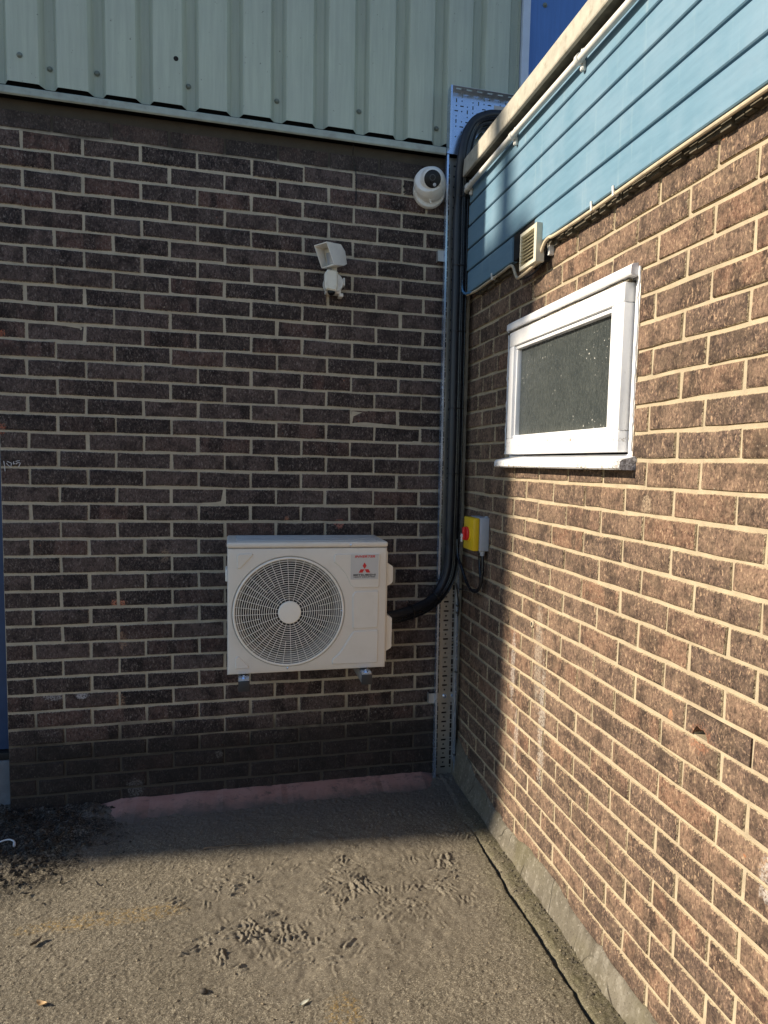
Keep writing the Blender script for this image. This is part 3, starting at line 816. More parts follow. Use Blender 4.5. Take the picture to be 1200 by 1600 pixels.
bl = thing('sheet_cladding', (1.2, .02, 2.985), 'royal blue flat steel cladding with pale edge trim, beyond the roof edge', 'cladding')
mb = MB(); mb.box((.2455, -.016, 2.985), (1.02, -.0145, 4.7)); mb.build('cladding_sheet', M_BLUEC, bl)
mb = MB(); mb.box((.2455, -.018, 2.985), (.36, -.0165, 4.7)); mb.build('cladding_sheet', M_BLUEC, bl)
mb = MB(); mb.box((1.022, -.017, 2.985), (3.6, -.0155, 4.7)); mb.build('cladding_sheet', M_BLUEC, bl)
mb = MB(); mb.prism([(.208, .010), (.208, -.041), (.243, -.041), (.243, -.012), (.238, -.012), (.238, -.036), (.213, -.036), (.213, .010)], 'z', 2.985, 4.7); mb.build('corner_trim', M_TRIM, bl)
shared('rivet', me_r, (.323, -.0185, 3.70), bl); shared('rivet', me_r, (.323, -.0185, 4.1), bl)
mb = MB(); mb.box((.205, .03, 2.96), (3.6, .20, 4.7)); mb.build('lining', M_DARKHOLE, bl, smooth=False)

# ------------------------------------------------------------------ fascia, roof edge
fas = thing('fascia', (0, -2, 2.34), 'weathered light blue timber fascia boards above the small window', 'fascia')
FX = -.040
zb = [2.341, 2.444, 2.543, 2.645, 2.742, 2.842]
def board(z0, z1, y0, y1, notch=None):
    # tongued board: chamfered lower and upper arris, shadow gap between boards
    pr = [(FX+.003, z0+.002), (FX, z0+.005), (FX, z1-.010), (FX+.003, z1-.006), (FX+.024, z1-.006), (FX+.024, z0+.002)]
    m = MB(); m.prism(pr, 'y', y0, y1); return m
for k in range(5):
    z0, z1 = zb[k], zb[k+1]
    if k == 0:
        m = board(z0, z1, -.612, -.085); m.build('board', M_BOARD, fas, ang=20)
        m = board(z0, z1, -4.2, -.818); m.build('board', M_BOARD, fas, ang=20)
    else:
        m = board(z0, z1, -4.2, -.060-.006*k); m.build('board', M_BOARD, fas, ang=20)
mb = MB(); mb.box((-.0155, -4.2, 2.39), (-.003, -.03, 2.88)); mb.build('backing', M_DARKHOLE, fas, smooth=False)
mb = MB()       # ragged brown strip hanging under the lowest board
for y0, y1 in ((-.60, -.14), (-4.2, -.83)):
    n_ = int((y1-y0)/.03)
    for k in range(n_):
        y = y0+(y1-y0)*k/n_; w = .03
        mb.box((-.012-random.uniform(0, .010), y, 2.328-random.uniform(0, .014)), (-.0008, y+w*random.uniform(.8, 1.3), 2.3425))
mb.build('ragged_strip', M_DULLBROWN, fas, smooth=False, kind='stuff')

cope = thing('roof_edging', (0, -2, 2.86), 'weathered stone coloured edging strip along the flat roof above the blue boards', 'edging')
mb = MB(); mb.prism([(-.078, 2.853), (-.080, 2.857), (-.080, 2.923), (-.072, 2.932), (.05, 2.935), (.05, 2.925), (-.062, 2.905), (-.066, 2.853)], 'y', -4.2, -.050, 0)
mb.build('trim', M_COPE, cope, ang=25)
mb = MB(); mb.box((-.064, -4.2, 2.857), (.02, -.052, 2.900)); mb.build('batten', M_DULLBROWN, cope, smooth=False)
mb = MB(); mb.prism([(.03, 2.935), (.06, 2.92), (3.6, 2.94), (3.6, 2.88), (.03, 2.88)], 'y', -4.2, -.02); o = mb.build('roof', M_FELT); o['kind'] = 'structure'

# ------------------------------------------------------------------ conduits on the fascia
cd = thing('conduit', (-.06, -2, 2.80), 'white conduit clipped under the roof edging across the blue boards', 'conduit')
pth = [(-.058, -.075, 2.797), (-.062, -.13, 2.800), (-.062, -.7, 2.803), (-.061, -1.4, 2.799), (-.061, -2.4, 2.80), (-.061, -4.2, 2.80)]
mb = MB(); mb.tube(pth, .0115, 14); mb.build('pipe', M_COND, cd)
def clip(y):
    m = MB()
    m.lathe((-.061, y-.009, 2.802), (0, 1, 0), [(.0118, 0), (.0155, .0005), (.0155, .0175), (.0118, .018)], 16)
    m.box((-.052, y-.008, 2.806), (-.041, y+.008, 2.834), .003); m.box((-.052, y-.008, 2.768), (-.041, y+.008, 2.798), .003)
    m.lathe((-.053, y, 2.827), (-1, 0, 0), [(.006, -.002), (.006, .002), (0, .004)], 10); m.lathe((-.053, y, 2.775), (-1, 0, 0), [(.006, -.002), (.006, .002), (0, .004)], 10)
    return m
c0 = clip(-.63).build('clip', M_COND, cd)
for y in (-.118, -1.155, -2.2):
    shared('clip', c0.data, (0, y+.63, 0), cd).location = Vector((0, y+.63, 0))
cc = thing('conduit', (-.03, -2, 2.33), 'thin cream conduit along the bottom of the blue boards, looping under the vent', 'conduit')
pth = catmull([(-.045, -.10, 2.332), (-.034, -.20, 2.331), (-.033, -.35, 2.333), (-.033, -.50, 2.334), (-.034, -.575, 2.336), (-.036, -.615, 2.325), (-.040, -.655, 2.285), (-.046, -.69, 2.262), (-.050, -.73, 2.258),
                (-.050, -.80, 2.262), (-.046, -.845, 2.272), (-.042, -.875, 2.295), (-.040, -.905, 2.328), (-.038, -.935, 2.338), (-.036, -.98, 2.334), (-.035, -1.2, 2.331), (-.035, -1.6, 2.334), (-.035, -2.2, 2.332), (-.035, -4.2, 2.332)], 7)
mb = MB(); mb.tube(pth, .0058, 10); mb.build('pipe', M_CREAM, cc)
for y in (-.40, -1.235, -1.36): MB().prism([(-.0425, 2.327), (-.026, 2.327), (-.026, 2.3405), (-.0405, 2.3405), (-.0405, 2.354), (-.0445, 2.354)], 'y', y-.0045, y+.0045).build('clip', M_COND, cc)
mb = MB(); mb.tube(catmull([(-.03, -.90, 2.34), (-.028, -.885, 2.30), (-.030, -.86, 2.268), (-.034, -.82, 2.252), (-.04, -.76, 2.247), (-.04, -.70, 2.255)], 6), .0035, 8); tag(mb.build('cable', M_CABLE), 'thin black cable looping beneath the cream louvred vent', 'cable')
mb = MB(); mb.tube(catmull([(-.066, -.072, 2.42), (-.062, -.078, 2.36), (-.056, -.10, 2.338), (-.048, -.125, 2.334), (-.04, -.15, 2.334)], 6), .005, 8); tag(mb.build('cable', simple('blue_flex', (.06, .16, .30), .5)), 'short blue flexible tube curling out behind the black pipes at the end of the fascia', 'tube')

# ------------------------------------------------------------------ vent
vt = thing('louvre_vent', (-.03, -.81, 2.27), 'small cream louvred vent in a notch under the blue boards', 'vent')
vy0, vy1, vz0, vz1 = -.886, -.742, 2.272, 2.404
mb = MB(); mb.box((-.030, vy0+.012, vz0+.010), (.0, vy1-.012, vz1-.006)); mb.build('duct', M_DARKHOLE, vt, smooth=False)
mb = MB(); slab_with_holes(mb, lambda u, w, t: (t, u, w), vy0, vy1, vz0, vz1, [(vy0+.020, vy1-.008, vz0+.013, vz1-.012)], -.062, -.030); mb.build('frame', M_VENT, vt)
sl = None
for k in range(9):
    z = vz0+.0195+k*.0123
    m = MB(); m.prism([(-.062, z-.0028), (-.060, z-.0035), (-.040, z+.0045), (-.042, z+.0058)], 'y', vy0+.019, vy1-.007)
    if sl is None: sl = m.build('slat', M_VENT, vt); zs = z
    else: shared('slat', sl.data, (vt.location.x, vt.location.y, vt.location.z+z-zs), vt)
mb = MB(); mb.box((-.034, -.815, 2.345), (-.002, -.615, 2.440)); mb.build('recess', M_DARKHOLE, vt, smooth=False)
mb = MB(); mb.box((-.020, -.905, 2.292), (-.0005, -.889, 2.342), .002); mb.build('packer', M_CCTV, vt)

# ------------------------------------------------------------------ window
wi = thing('window', (0, -.99, 1.56), 'small white timber framed window with dark obscured glass in the sunlit brick wall', 'window')
def framering(y0, y1, z0, z1, w, wb, x0, x1, bev):
    m = MB(); slab_with_holes(m, lambda u, v, t: (t, u, v), y0, y1, z0, z1, [(y0+w, y1-.002, z0+wb, z1-w)], x0, x1)
    return m
framering(-1.450, -.530, 1.580, 2.117, .0315, .012, .012, .075, 0).build('frame', M_WPAINT, wi)
# opening light, standing a little proud and not quite square in its frame
def sash():
    m = MB(); y0, y1, z0, z1 = -1.411, -.569, 1.599, 2.079; w = .056
    x0, x1 = -.020, .030
    m.box((x0, y0, z1-w), (x1, y1, z1), .004); m.box((x0, y0, z0), (x1, y1, z0+.062), .004)
    m.box((x0+.0004, y1-.045, z0+.0622), (x1, y1, z1-w-.0002), .004); m.box((x0+.0004, y0, z0+.0622), (x1, y0+w+.012, z1-w-.0002), .004)
    return m
sa = sash().build('sash', M_WPAINT, wi)
m = MB(); iy0, iy1, iz0, iz1 = -1.340, -.614, 1.6602, 2.0230     # putty and beads inside the sash
for a, b in (((-.010, iy0, iz1-.014), (.026, iy1, iz1)), ((-.012, iy0, iz0), (.026, iy1, iz0+.013))): m.box(a, b, .003)
m.box((-.008, iy1-.012, iz0+.0132), (.026, iy1, iz1-.0142), .003); m.box((-.008, iy0, iz0+.0132), (.026, iy0+.010, iz1-.0142), .003)
m.build('glazing_bead', M_WPAINT, sa)
m = MB(); m.box((.010, iy0+.001, iz0+.001), (.016, iy1-.001, iz1-.001)); m.build('pane', M_GLASS, sa)
m = MB(); m.prism([(-.023, 2.088), (-.026, 2.092), (-.025, 2.113), (-.018, 2.119), (.004, 2.123), (.004, 2.088)], 'y', -1.449, -.550); m.build('head_trim', M_WPAINT, wi, ang=25)
m = MB(); m.prism([(-.044, 1.547), (-.050, 1.552), (-.049, 1.570), (-.042, 1.576), (.02, 1.590), (.02, 1.547)], 'y', -1.478, -.522, 0.); m.build('sill', M_WPAINT, wi, ang=25)
m = MB(); m.box((.030, -1.449, 1.575), (.09, -.531, 1.5795)); m.box((.076, -1.46, 1.57), (.20, -.52, 2.13)); m.build('dark_gap_backing', M_DARKHOLE, wi, smooth=False)  # near-black backing; its colour gives the shade in the gaps round the sash
m = MB()
for k in range(34):
    y = -1.42+k*.026; m.box((-.012-random.random()*.004, y, 2.0800-random.uniform(0, .003)), (-.004, y+.028, 2.0850))
m.build('head_gap_shade', M_DULLBROWN, wi, smooth=False, kind='stuff')  # dark strip standing in for the shade in the gap under the head

# ------------------------------------------------------------------ air conditioner
ac = thing('air_conditioner', (-.79, -.26, .69), 'cream outdoor air conditioning unit with round fan guard on the shaded brick wall', 'air conditioner')
AX0, AX1, AY0, AY1, AZ0, AZ1 = -1.112, -.464, -.400, -.125, .690, 1.224
FCX, FCZ, FR = -.868, .942, .2195
bm = bmesh.new()
mb0 = MB(); mb0.box((AX0, AY0+.010, AZ0), (AX1, AY1, 1.198), .012, 3)
vv = [bm.verts.new(v) for v in mb0.v]
for q in mb0.f: bm.faces.new([vv[i] for i in q])
bmesh.ops.recalc_face_normals(bm, faces=bm.faces)
bmesh.ops.delete(bm, geom=[q for q in bm.faces if q.normal.y < -.9 and q.calc_area() > .1], context='FACES')
mb = MB(); mb.addbm(bm); mb.build('casing', M_AC, ac)
# front panel with the round opening, rolled at its outer edge
def front_panel():
    a0 = [math.atan2(z-FCZ, x-FCX) for x, z in ((AX0, AZ0), (AX1, AZ0), (AX1, 1.202), (AX0, 1.202))]
    an = sorted(set([-math.pi+2*math.pi*k/72 for k in range(72)] + a0))
    def rect(a, ins, zt=1.202):
        c, s = math.cos(a), math.sin(a); ts = []
        if c > 1e-9: ts.append((AX1-ins-FCX)/c)
        if c < -1e-9: ts.append((AX0+ins-FCX)/c)
        if s > 1e-9: ts.append((zt-ins-FCZ)/s)
        if s < -1e-9: ts.append((AZ0+ins-FCZ)/s)
        t = min(ts); return FCX+c*t, FCZ+s*t
    loops = [[], [], [], [], [], []]
    for a in an:
        c, s = math.cos(a), math.sin(a)
        x, z = rect(a, 0); loops[0].append((x, AY0+.024, z)); loops[1].append((x, AY0+.009, z))
        x, z = rect(a, .003); loops[2].append((x, AY0+.0025, z))
        x, z = rect(a, .010); loops[3].append((x, AY0, z))
        loops[4].append((FCX+c*(FR+.010), AY0, FCZ+s*(FR+.010))); loops[5].append((FCX+c*(FR+.003), AY0+.007, FCZ+s*(FR+.003)))
    n = len(an); vs = [v for l in loops for v in l]; fs = []
    for i in range(5):
        for k in range(n): fs.append((i*n+k, i*n+(k+1) % n, (i+1)*n+(k+1) % n, (i+1)*n+k))
    m = MB(); m.add(vs, fs); return m
front_panel().build('front_panel', M_AC, ac)
# lid with pressed ribs
m = MB(); m.box((AX0-.002, AY0-.002, 1.2035), (AX1+.002, AY1+.002, 1.2265), .008, 3); lid = m.build('lid', M_AC, ac)
m = MB()
for k in range(4): m.box((AX0+.035, AY0+.045+k*.055, 1.2255), (AX1-.035, AY0+.070+k*.055, 1.2305), .0024, 2)
m.build('rib', M_ACTOP, lid)
# bell mouth, fan
m = MB(); m.lathe((FCX, AY0+.007, FCZ), (0, 1, 0), [(FR+.003, 0), (FR-.010, .014), (FR-.022, .040), (FR-.026, .075), (FR-.026, .13)], 72)
m2 = MB(); m2.v = m.v; m2.f = [q for q in m.f if len(q) == 4]; m2.build('bell_mouth', M_GREYD, ac)
m = MB(); m.lathe((FCX, AY0+.145, FCZ), (0, 1, 0), [(FR+.02, 0), (FR+.02, .004)], 48); m.build('heat_exchanger', M_BLACK, ac)
fan = MB(); fan.lathe((FCX, AY0+.045, FCZ), (0, 1, 0), [(.012, 0), (.048, .006), (.052, .05)], 28)
fo = fan.build('fan', M_FAN, ac)
for b in range(3):
    m = MB(); vs = []; fs = []; nr, na = 7, 9
    for i in range(nr):
        rr = .050+(.180-.050)*i/(nr-1)
        for j in range(na):
            a = R(120*b+12)+R(78)*(j/(na-1)-.5)*(1+.15*i/(nr-1))+R(16)*i/(nr-1)
            vs.append((FCX+rr*math.cos(a), AY0+.055+.045*(j/(na-1))-.012*(i/(nr-1)), FCZ+rr*math.sin(a)))
    for i in range(nr-1):
        for j in range(na-1): fs.append((i*na+j, i*na+j+1, (i+1)*na+j+1, (i+1)*na+j))
    k = len(vs); vs += [(x, y+.004, z) for x, y, z in vs]; fs += [tuple(reversed([k+i for i in q])) for q in fs]
    m.add(vs, fs); m.build('blade', M_FAN, fo)
# wire guard
def gy(r): return AY0-.004-.012*(1-(r/FR)**2)
m = MB()
for k in range(18):
    r = .056+k*.0090
    m.tube([(FCX+r*math.cos(2*math.pi*q/60), gy(r), FCZ+r*math.sin(2*math.pi*q/60)) for q in range(60)], .00135, 5, closed=True)
for k in range(40):
    a = 2*math.pi*k/40+.04; ra = .044 if k % 2 == 0 else .118
    m.tube([(FCX+r*math.cos(a), gy(r)-.0018, FCZ+r*math.sin(a)) for r in (ra, .12, .16, .19, FR)], .00105, 5)
gd = m.build('fan_guard', M_ACW, ac, kind='stuff')
m = MB(); m.tube([(FCX+FR*math.cos(2*math.pi*q/72), AY0-.003, FCZ+FR*math.sin(2*math.pi*q/72)) for q in range(72)], .0048, 8, closed=True); m.build('guard_rim', M_ACW, ac)
m = MB(); m.lathe((FCX, gy(0)+.004, FCZ), (0, -1, 0), [(.046, -.004), (.0465, 0), (.046, .005), (.042, .008), (0, .010)], 40); m.build('guard_hub', M_ACW, ac)
# pressed shapes on the front
EMB = [[(-.688,1.142),(-.688,1.168),(-.682,1.177),(-.499,1.178),(-.494,1.172),(-.497,1.038),(-.504,1.033),(-.605,1.033),(-.62,1.051),(-.639,1.091),(-.666,1.125)],
       [(-.61,1.003),(-.598,1.02),(-.503,1.021),(-.498,1.015),(-.499,.87),(-.506,.863),(-.600,.861),(-.607,.867)],
       [(-.606,.848),(-.600,.852),(-.502,.854),(-.497,.848),(-.498,.718),(-.504,.712),(-.688,.714),(-.691,.720),(-.691,.736),(-.661,.762),(-.635,.801),(-.617,.832)],
       [(-1.075,1.172),(-1.068,1.181),(-1.017,1.183),(-1.010,1.177),(-1.057,1.126),(-1.064,1.121),(-1.072,1.121),(-1.075,1.126)],
       [(-1.081,.758),(-1.076,.765),(-1.068,.766),(-1.03,.726),(-1.028,.721),(-1.031,.715),(-1.076,.714),(-1.081,.719)]]
for e in EMB:
    m = MB(); m.prism(e, 'y', AY0-.0046, AY0+.002, .0036); m.build('embossed_panel', M_AC, ac, ang=15)
# service cover and handles on the pipe side
m = MB(); m.box((AX1-.004, -.385, .71), (AX1+.006, -.150, 1.185), .004); m.build('service_cover', M_AC, ac)
hd = None
for z0, z1 in ((1.035, 1.122), (.752, .898)):
    m = MB(); m.prism([(AX1+.002, z0-.010), (AX1+.002, z1+.012), (AX1+.034, z1-.006), (AX1+.036, z1-.012), (AX1+.036, z0+.014), (AX1+.032, z0+.007)], 'y', -.352, -.19); m.build('pipe_cover', M_ACW, ac, ang=25)
m = MB(); m.box((AX0-.008, -.34, 1.06), (AX0+.004, -.24, 1.11), .004); m.build('side_grip', M_ACW, ac)
for x, y, z in ((-.872, AY0, .708), (-.618, AY0-.002, 1.2135), (-.652, AY0-.002, .939)):
    m = MB(); m.lathe((x, y, z), (0, -1, 0), [(.0048, -.001), (.0048, .0018), (.002, .003), (0, .003)], 10); m.build('screw', M_ZINC_SKY, ac)
# badge
bd = MB().box((-.619, AY0-.0056, 1.070), (-.503, AY0-.0047, 1.1745)).build('badge', M_SILVER, ac, smooth=False)
def lettering(txt, cx, cz, w, h, mat, shear=0., parent=bd):
    cu = bpy.data.curves.new('lettering', 'FONT'); cu.body = txt; cu.extrude = .01; cu.align_x = 'CENTER'; cu.align_y = 'CENTER'; cu.shear = shear; cu.offset = .026
    t = bpy.data.objects.new('lettering', cu); C.objects.link(t); bpy.context.view_layer.update()
    me = bpy.data.meshes.new_from_object(t.evaluated_get(bpy.context.evaluated_depsgraph_get())); bpy.data.objects.remove(t)
    co = np.array([v.co[:] for v in me.vertices]); lo, hi = co.min(0), co.max(0); s = (hi-lo)
    P = Vector(ac.location)
    for v in me.vertices:
        x = (v.co.x-(lo[0]+hi[0])/2)/s[0]*w; z = (v.co.y-(lo[1]+hi[1])/2)/s[1]*h; y = -.0004 if v.co.z > 0 else 0.
        v.co = (cx+x-P.x, AY0-.0058+y-P.y, cz+z-P.z)
    me.materials.append(mat); o = bpy.data.objects.new('lettering', me); C.objects.link(o); o.parent = parent
    return o
lettering('INVERTER', -.560, 1.1655, .0860, .0098, M_INKR, .25)
lettering('MITSUBISHI', -.561, 1.0888, .0930, .0082, M_INKK)
lettering('HEAVY INDUSTRIES', -.561, 1.0800, .0915, .0048, M_INKK)
m = MB(); hL = .0285; wL = hL/math.sqrt(3); ox, oz = -.5615, 1.1125
for a in (0, R(120), R(-120)):
    pts = [(0, .0008), (wL/2, hL/2), (0, hL-.0004), (-wL/2, hL/2)]
    q = [(ox+x*math.cos(a)-z*math.sin(a), oz+x*math.sin(a)+z*math.cos(a)) for x, z in pts]
    m.prism(q, 'y', AY0-.0064, AY0-.0055)
m.build('emblem', M_INKR, bd, smooth=False)

# wall brackets under the unit
def bracket(x, label):
    t = thing('wall_bracket', (x, 0, .67), label, 'bracket', 'steel brackets under the air conditioner')
    z1 = .6825
    m = MB(); m.box((x-.021, -.451, z1-.0405), (x+.021, -.016, z1), .002); m.build('arm', M_ZINC2, t)
    m = MB(); m.box((x-.0222, -.4562, z1-.045), (x+.0222, -.4512, z1-.0025), .002); m.build('end_cap', M_BRK, t)
    m = MB(); m.box((x-.022, -.0152, z1-.05), (x+.022, -.0022, z1+.25), .002); m.build('wall_plate', M_ZINC2, t)
    for y in (-.375, -.15):
        m = MB(); m.lathe((x, y, z1+.0006), (0, 0, 1), [(.014, 0), (.014, .0062), (.008, .0068)], 16); m.build('rubber_pad', M_DARKGREY, t)
    m = MB(); m.box((x-.020, -.448, z1+.0004), (x+.020, -.400, z1+.0032)); m.lathe((x, -.430, z1+.003), (0, 0, 1), [(.009, 0), (.009, .005), (.005, .0055), (.005, .010), (0, .010)], 6); m.build('bolt', M_ZINC_SKY, t)
    return t
bracket(-1.048, 'galvanised bracket with dark end cap under the fan end of the air conditioner')
bracket(-.553, 'galvanised bracket with dark end cap under the badge end of the air conditioner')

# ------------------------------------------------------------------ cable tray
TX0, TX1, TY0, TY1 = -.126, -.020, -.016, -.045
tr = thing('cable_tray', ((TX0+TX1)/2, -.02, 0), 'upright perforated galvanised cable tray standing in the wall corner', 'cable tray')
holes = []
z = .05; k = 0
while z < 2.94:
    xc = (TX0+TX1)/2
    if not (.385 < z < .435):
        if k % 2 == 0: holes += [(xc-.0125, xc+.0125, z-.0042, z+.0042)]
        else: holes += [(xc-.0042, xc+.0042, z-.0042, z+.0042)]
        for xr in (TX0+.0185, TX1-.0165):
            if k % 2: holes += [(xr-.0052, xr+.0052, z-.0135, z+.0135)]
            else: holes += [(xr-.0042, xr+.0042, z-.0045, z+.0045)]
    z += .0232; k += 1
mb = MB(); slab_with_holes(mb, lambda u, w, t: (u, t, w), TX0, TX1, .012, 2.962, holes, TY0, TY0+.0015); mb.build('tray_base', M_ZINC3, tr, smooth=False)
fh = [(TY1+.012, TY1+.017, .06+.05*i, .085+.05*i) for i in range(57)]
for x, s_ in ((TX0, 1), (TX1, -1)):
    mb = MB(); slab_with_holes(mb, lambda u, w, t: (t, u, w), TY1, TY0-.0001, .012, 2.962, fh, x-.0008, x+.0008)
    mb.box((x-.0008, TY1-.0022, .012), (x+s_*.0085, TY1-.0002, 2.962)); mb.build('side_flange', M_ZINC_SKY, tr, smooth=False)
for z in (.41, 2.515):
    mb = MB(); mb.box((TX0-.030, -.030, z-.024), (TX0-.001, -.0275, z+.024)); mb.box((TX0-.030, -.0274, z-.024), (TX0-.0275, -.003, z+.024)); mb.build('support_bracket', M_ZINC2, tr, smooth=False)
mb = MB(); mb.lathe(((TX0+TX1)/2, TY0-.0002, .412), (0, -1, 0), [(.010, 0), (.010, .002), (.006, .004), (0, .004)], 12); mb.build('bolt', M_ZINC_SKY, tr); mb = MB(); mb.lathe((TX1-.014, TY0-.0002, .412), (0, -1, 0), [(.006, 0), (.006, .003), (0, .003)], 10); mb.build('bolt', M_ZINC_SKY, tr)
tr.rotation_euler = (0, -.0054, 0)
for z in (.12, .54, .835, .87):
    mb = MB(); mb.box((TX1-.010, TY1-.006, z-.003), (TX1+.003, TY1+.012, z+.003), .001); mb.build('cable_tie', M_TIE, tr)
tb = thing('cable_tray', (.04, -.02, 2.965), 'wide perforated tray bend above the wall corner, its steel tinted sky blue', 'cable tray')
BX0, BX1, BZ0, BZ1 = -.147, .75, 2.9645, 3.238
holes = []
gx = [BX0+.014+.0265*i for i in range(28)]
pat = random.Random(3)
for i, x in enumerate(gx):
    for j in range(11):
        z = BZ1-.016-.0225*j
        if x > .0 and z < 3.08: continue
        if j > 8: continue
        if i == 0: h = (x-.004, x+.004, z-.008, z+.008) if j % 2 else (x-.004, x+.004, z-.004, z+.004)
        elif (i*3+j) % 7 == 3: continue
        elif (i+j) % 4 == 0: h = (x-.0085, x+.0085, z-.0026, z+.0026)
        elif (i+j) % 4 == 2: h = (x-.0026, x+.0026, z-.0085, z+.0085)
        elif (i+j) % 2: h = (x-.0026, x+.0026, z-.0028, z+.0028)
        holes.append(h)
holes = [h for h in holes if h[2] > BZ0+.03]
mb = MB()
for xa, xb, za in ((BX0, -.02, BZ0), (-.0199, BX1, 3.075)):
    slab_with_holes(mb, lambda u, w, t: (u, t, w), xa, xb, za, BZ1, [h for h in holes if h[0] > xa and h[1] < xb and h[2] > za], -.0505, -.049)
mb.add([(-.0199, -.0505, 3.03), (.012, -.0505, 3.0749), (-.0199, -.0505, 3.0749), (-.0199, -.049, 3.03), (.012, -.049, 3.0749), (-.0199, -.049, 3.0749)], [(0, 1, 2), (5, 4, 3), (0, 3, 4, 1)])
mb.build('tray_base', M_ZINC_SKY, tb, smooth=False)
mb = MB(); mb.box((BX0-.001, -.095, BZ0), (BX0+.0005, -.0507, BZ1)); mb.box((BX0-.001, -.097, BZ0), (BX0+.008, -.0952, BZ1)); mb.build('side_flange', M_ZINC_SKY, tb, smooth=False)
mb = MB(); slab_with_holes(mb, lambda u, w, t: (u, w, t), BX0+.001, BX1, -.095, -.0507, [(BX0+.03+.05*i, BX0+.055+.05*i, -.079, -.069) for i in range(16)], BZ1+.0002, BZ1+.0016); mb.build('side_flange', M_ZINC2, tb, smooth=False)
mb = MB(); mb.tube([(-.022, -.060, 3.012), (.034, -.060, 3.078)], .0016, 6); mb.build('return_edge', M_ZINC_SKY, tb)
mb = MB(); mb.box((.075, -.0513, 3.180), (.137, -.0507, 3.203)); lb = mb.build('sticker', M_LABEL, tb, smooth=False)
for z in (3.02, 3.10, 3.19): pass

# ------------------------------------------------------------------ lagged pipes and cables
pb = thing('pipe_bundle', (-.08, -.06, .9), 'bundle of black lagged pipes and cables running up from the air conditioner', 'pipes')
def bundle_path(dx, dy, k=1.0, inner=0.0):
    """offset dx towards +X on the upright run"""
    P = [(-.300, -.235, .872), (-.36, -.245, .866), (-.33, -.22, .868), ]
    up_ = [(-.45, -.24, .862-dx*.7), (-.36, -.205, .868-dx*.8), (-.26, -.15, .882-dx*.9), (-.185+dx*.3, -.105, .905-dx*.8), (-.125+dx*.8, -.072, .955-dx*.45), (-.086+dx, -.064, 1.04-dx*.2), (-.076+dx, -.058, 1.15), (-.073+dx, -.056, 1.35),
           (-.073+dx, -.056, 1.7), (-.075+dx, -.056, 2.1), (-.077+dx, -.056, 2.5), (-.079+dx, -.060, 2.78), (-.078+dx*.95, -.085, 2.93), (-.062+dx*.85, -.090, 3.025-dx*.3), (-.028+dx*.5, -.090, 3.090-dx*.7), (.03, -.088, 3.124-dx), (.11, -.085, 3.137-dx), (.25, -.085, 3.140-dx), (.45, -.085, 3.138-dx), (.70, -.09, 3.13-dx)]
    return [Vector((x, y+dy, z)) for x, y, z in catmull(up_, 9)]
TIES = [1.174, 1.51, 1.817, 2.171, 2.469, 2.774]
def lag(dx, dy, r, amp, sd):
    p = bundle_path(dx, dy); out = []
    for i, q in enumerate(p):
        d = min(abs(q.z-t) for t in TIES) if q.x < 0 and q.z > 1.0 else .2
        out.append(r*(1-amp*math.exp(-(d/.022)**2))*(1+.02*math.sin(i*.7+sd)))
    m = MB(); m.tube(p, out, 16); return m
lag(-.0100, -.002, .0212, .15, 0).build('lagged_pipe', M_LAG, pb)
lag(.0205, .001, .0152, .10, 2).build('lagged_pipe', M_LAG, pb)
for dx, dy, r in ((.0075, -.0190, .0054), (.0150, -.0185, .0046), (.0330, -.014, .0042)):
    m = MB(); m.tube(bundle_path(dx, dy), r, 9); m.build('cable', M_CABLE, pb)
def tie_ring(c, ax, a, b):
    ax = Vector(ax).normalized(); u = Vector((0, 0, 1)).cross(ax) if abs(ax.z) < .9 else Vector((1, 0, 0)); u.normalize(); w = ax.cross(u)
    m = MB(); path = [Vector(c)+u*a*math.cos(2*math.pi*k/26)+w*b*math.sin(2*math.pi*k/26) for k in range(26)]
    m.tube(path, .0022, 6, closed=True); return m
for z in TIES:
    m = tie_ring((-.069, -.0565-(.004 if z > 2.7 else 0), z), (0, 0, 1), .0365, .0250); m.box((-.086, -.085, z-.004), (-.078, -.079, z+.004), .001); m.build('cable_tie', M_TIE, pb)
tie_ring((-.30, -.172, .873), (1, .45, .1), .030, .038).build('cable_tie', M_TIE, pb)
tie_ring((-.155, -.091, .924), (.75, .2, .62), .030, .036).build('cable_tie', M_TIE, pb)
m = MB(); m.tube(catmull([(-.045, -.06, .985), (-.035, -.058, .93), (-.026, -.058, .87), (-.028, -.05, .82)], 6), .0035, 8); m.build('cable', M_CABLE, pb)

# ------------------------------------------------------------------ isolator switch
sw = thing('isolator_switch', (0, -.30, 1.17), 'yellow and grey isolator switch box with red rotary knob on the wall by the corner', 'switch')
m = MB(); m.box((-.046, -.366, 1.176), (-.001, -.236, 1.324), .004, 2); m.build('base_box', M_GREYP, sw)
m = MB(); m.box((-.076, -.3655, 1.1775), (-.0465, -.2365, 1.3225), .005, 2); cv = m.build('cover', M_YEL, sw)
m = MB(); m.lathe((-.0765, -.301, 1.250), (-1, 0, 0), [(.036, -.001), (.036, .003), (.0335, .0045)], 36); m.build('bezel', M_YEL, cv)
m = MB(); m.lathe((-.081, -.301, 1.250), (-1, 0, 0), [(.031, -.001), (.031, .008), (.029, .010), (0, .010)], 36); m.box((-.103, -.309, 1.222), (-.0905, -.293, 1.279), .003); kn = m.build('knob', M_RED, sw)
m = MB(); m.box((-.109, -.3075, 1.212), (-.1035, -.2945, 1.245), .002); m.lathe((-.104, -.301, 1.240), (-1, 0, 0), [(.009, 0), (.009, .005), (0, .006)], 14); m.build('lever_tab', M_CCTV, kn)
m = MB(); m.lathe((-.023, -.345, 1.1755), (0, 0, -1), [(.0125, 0), (.0125, .010), (.010, .011), (.010, .020), (.0065, .022)], 12); m.build('gland', M_GREYP, sw)
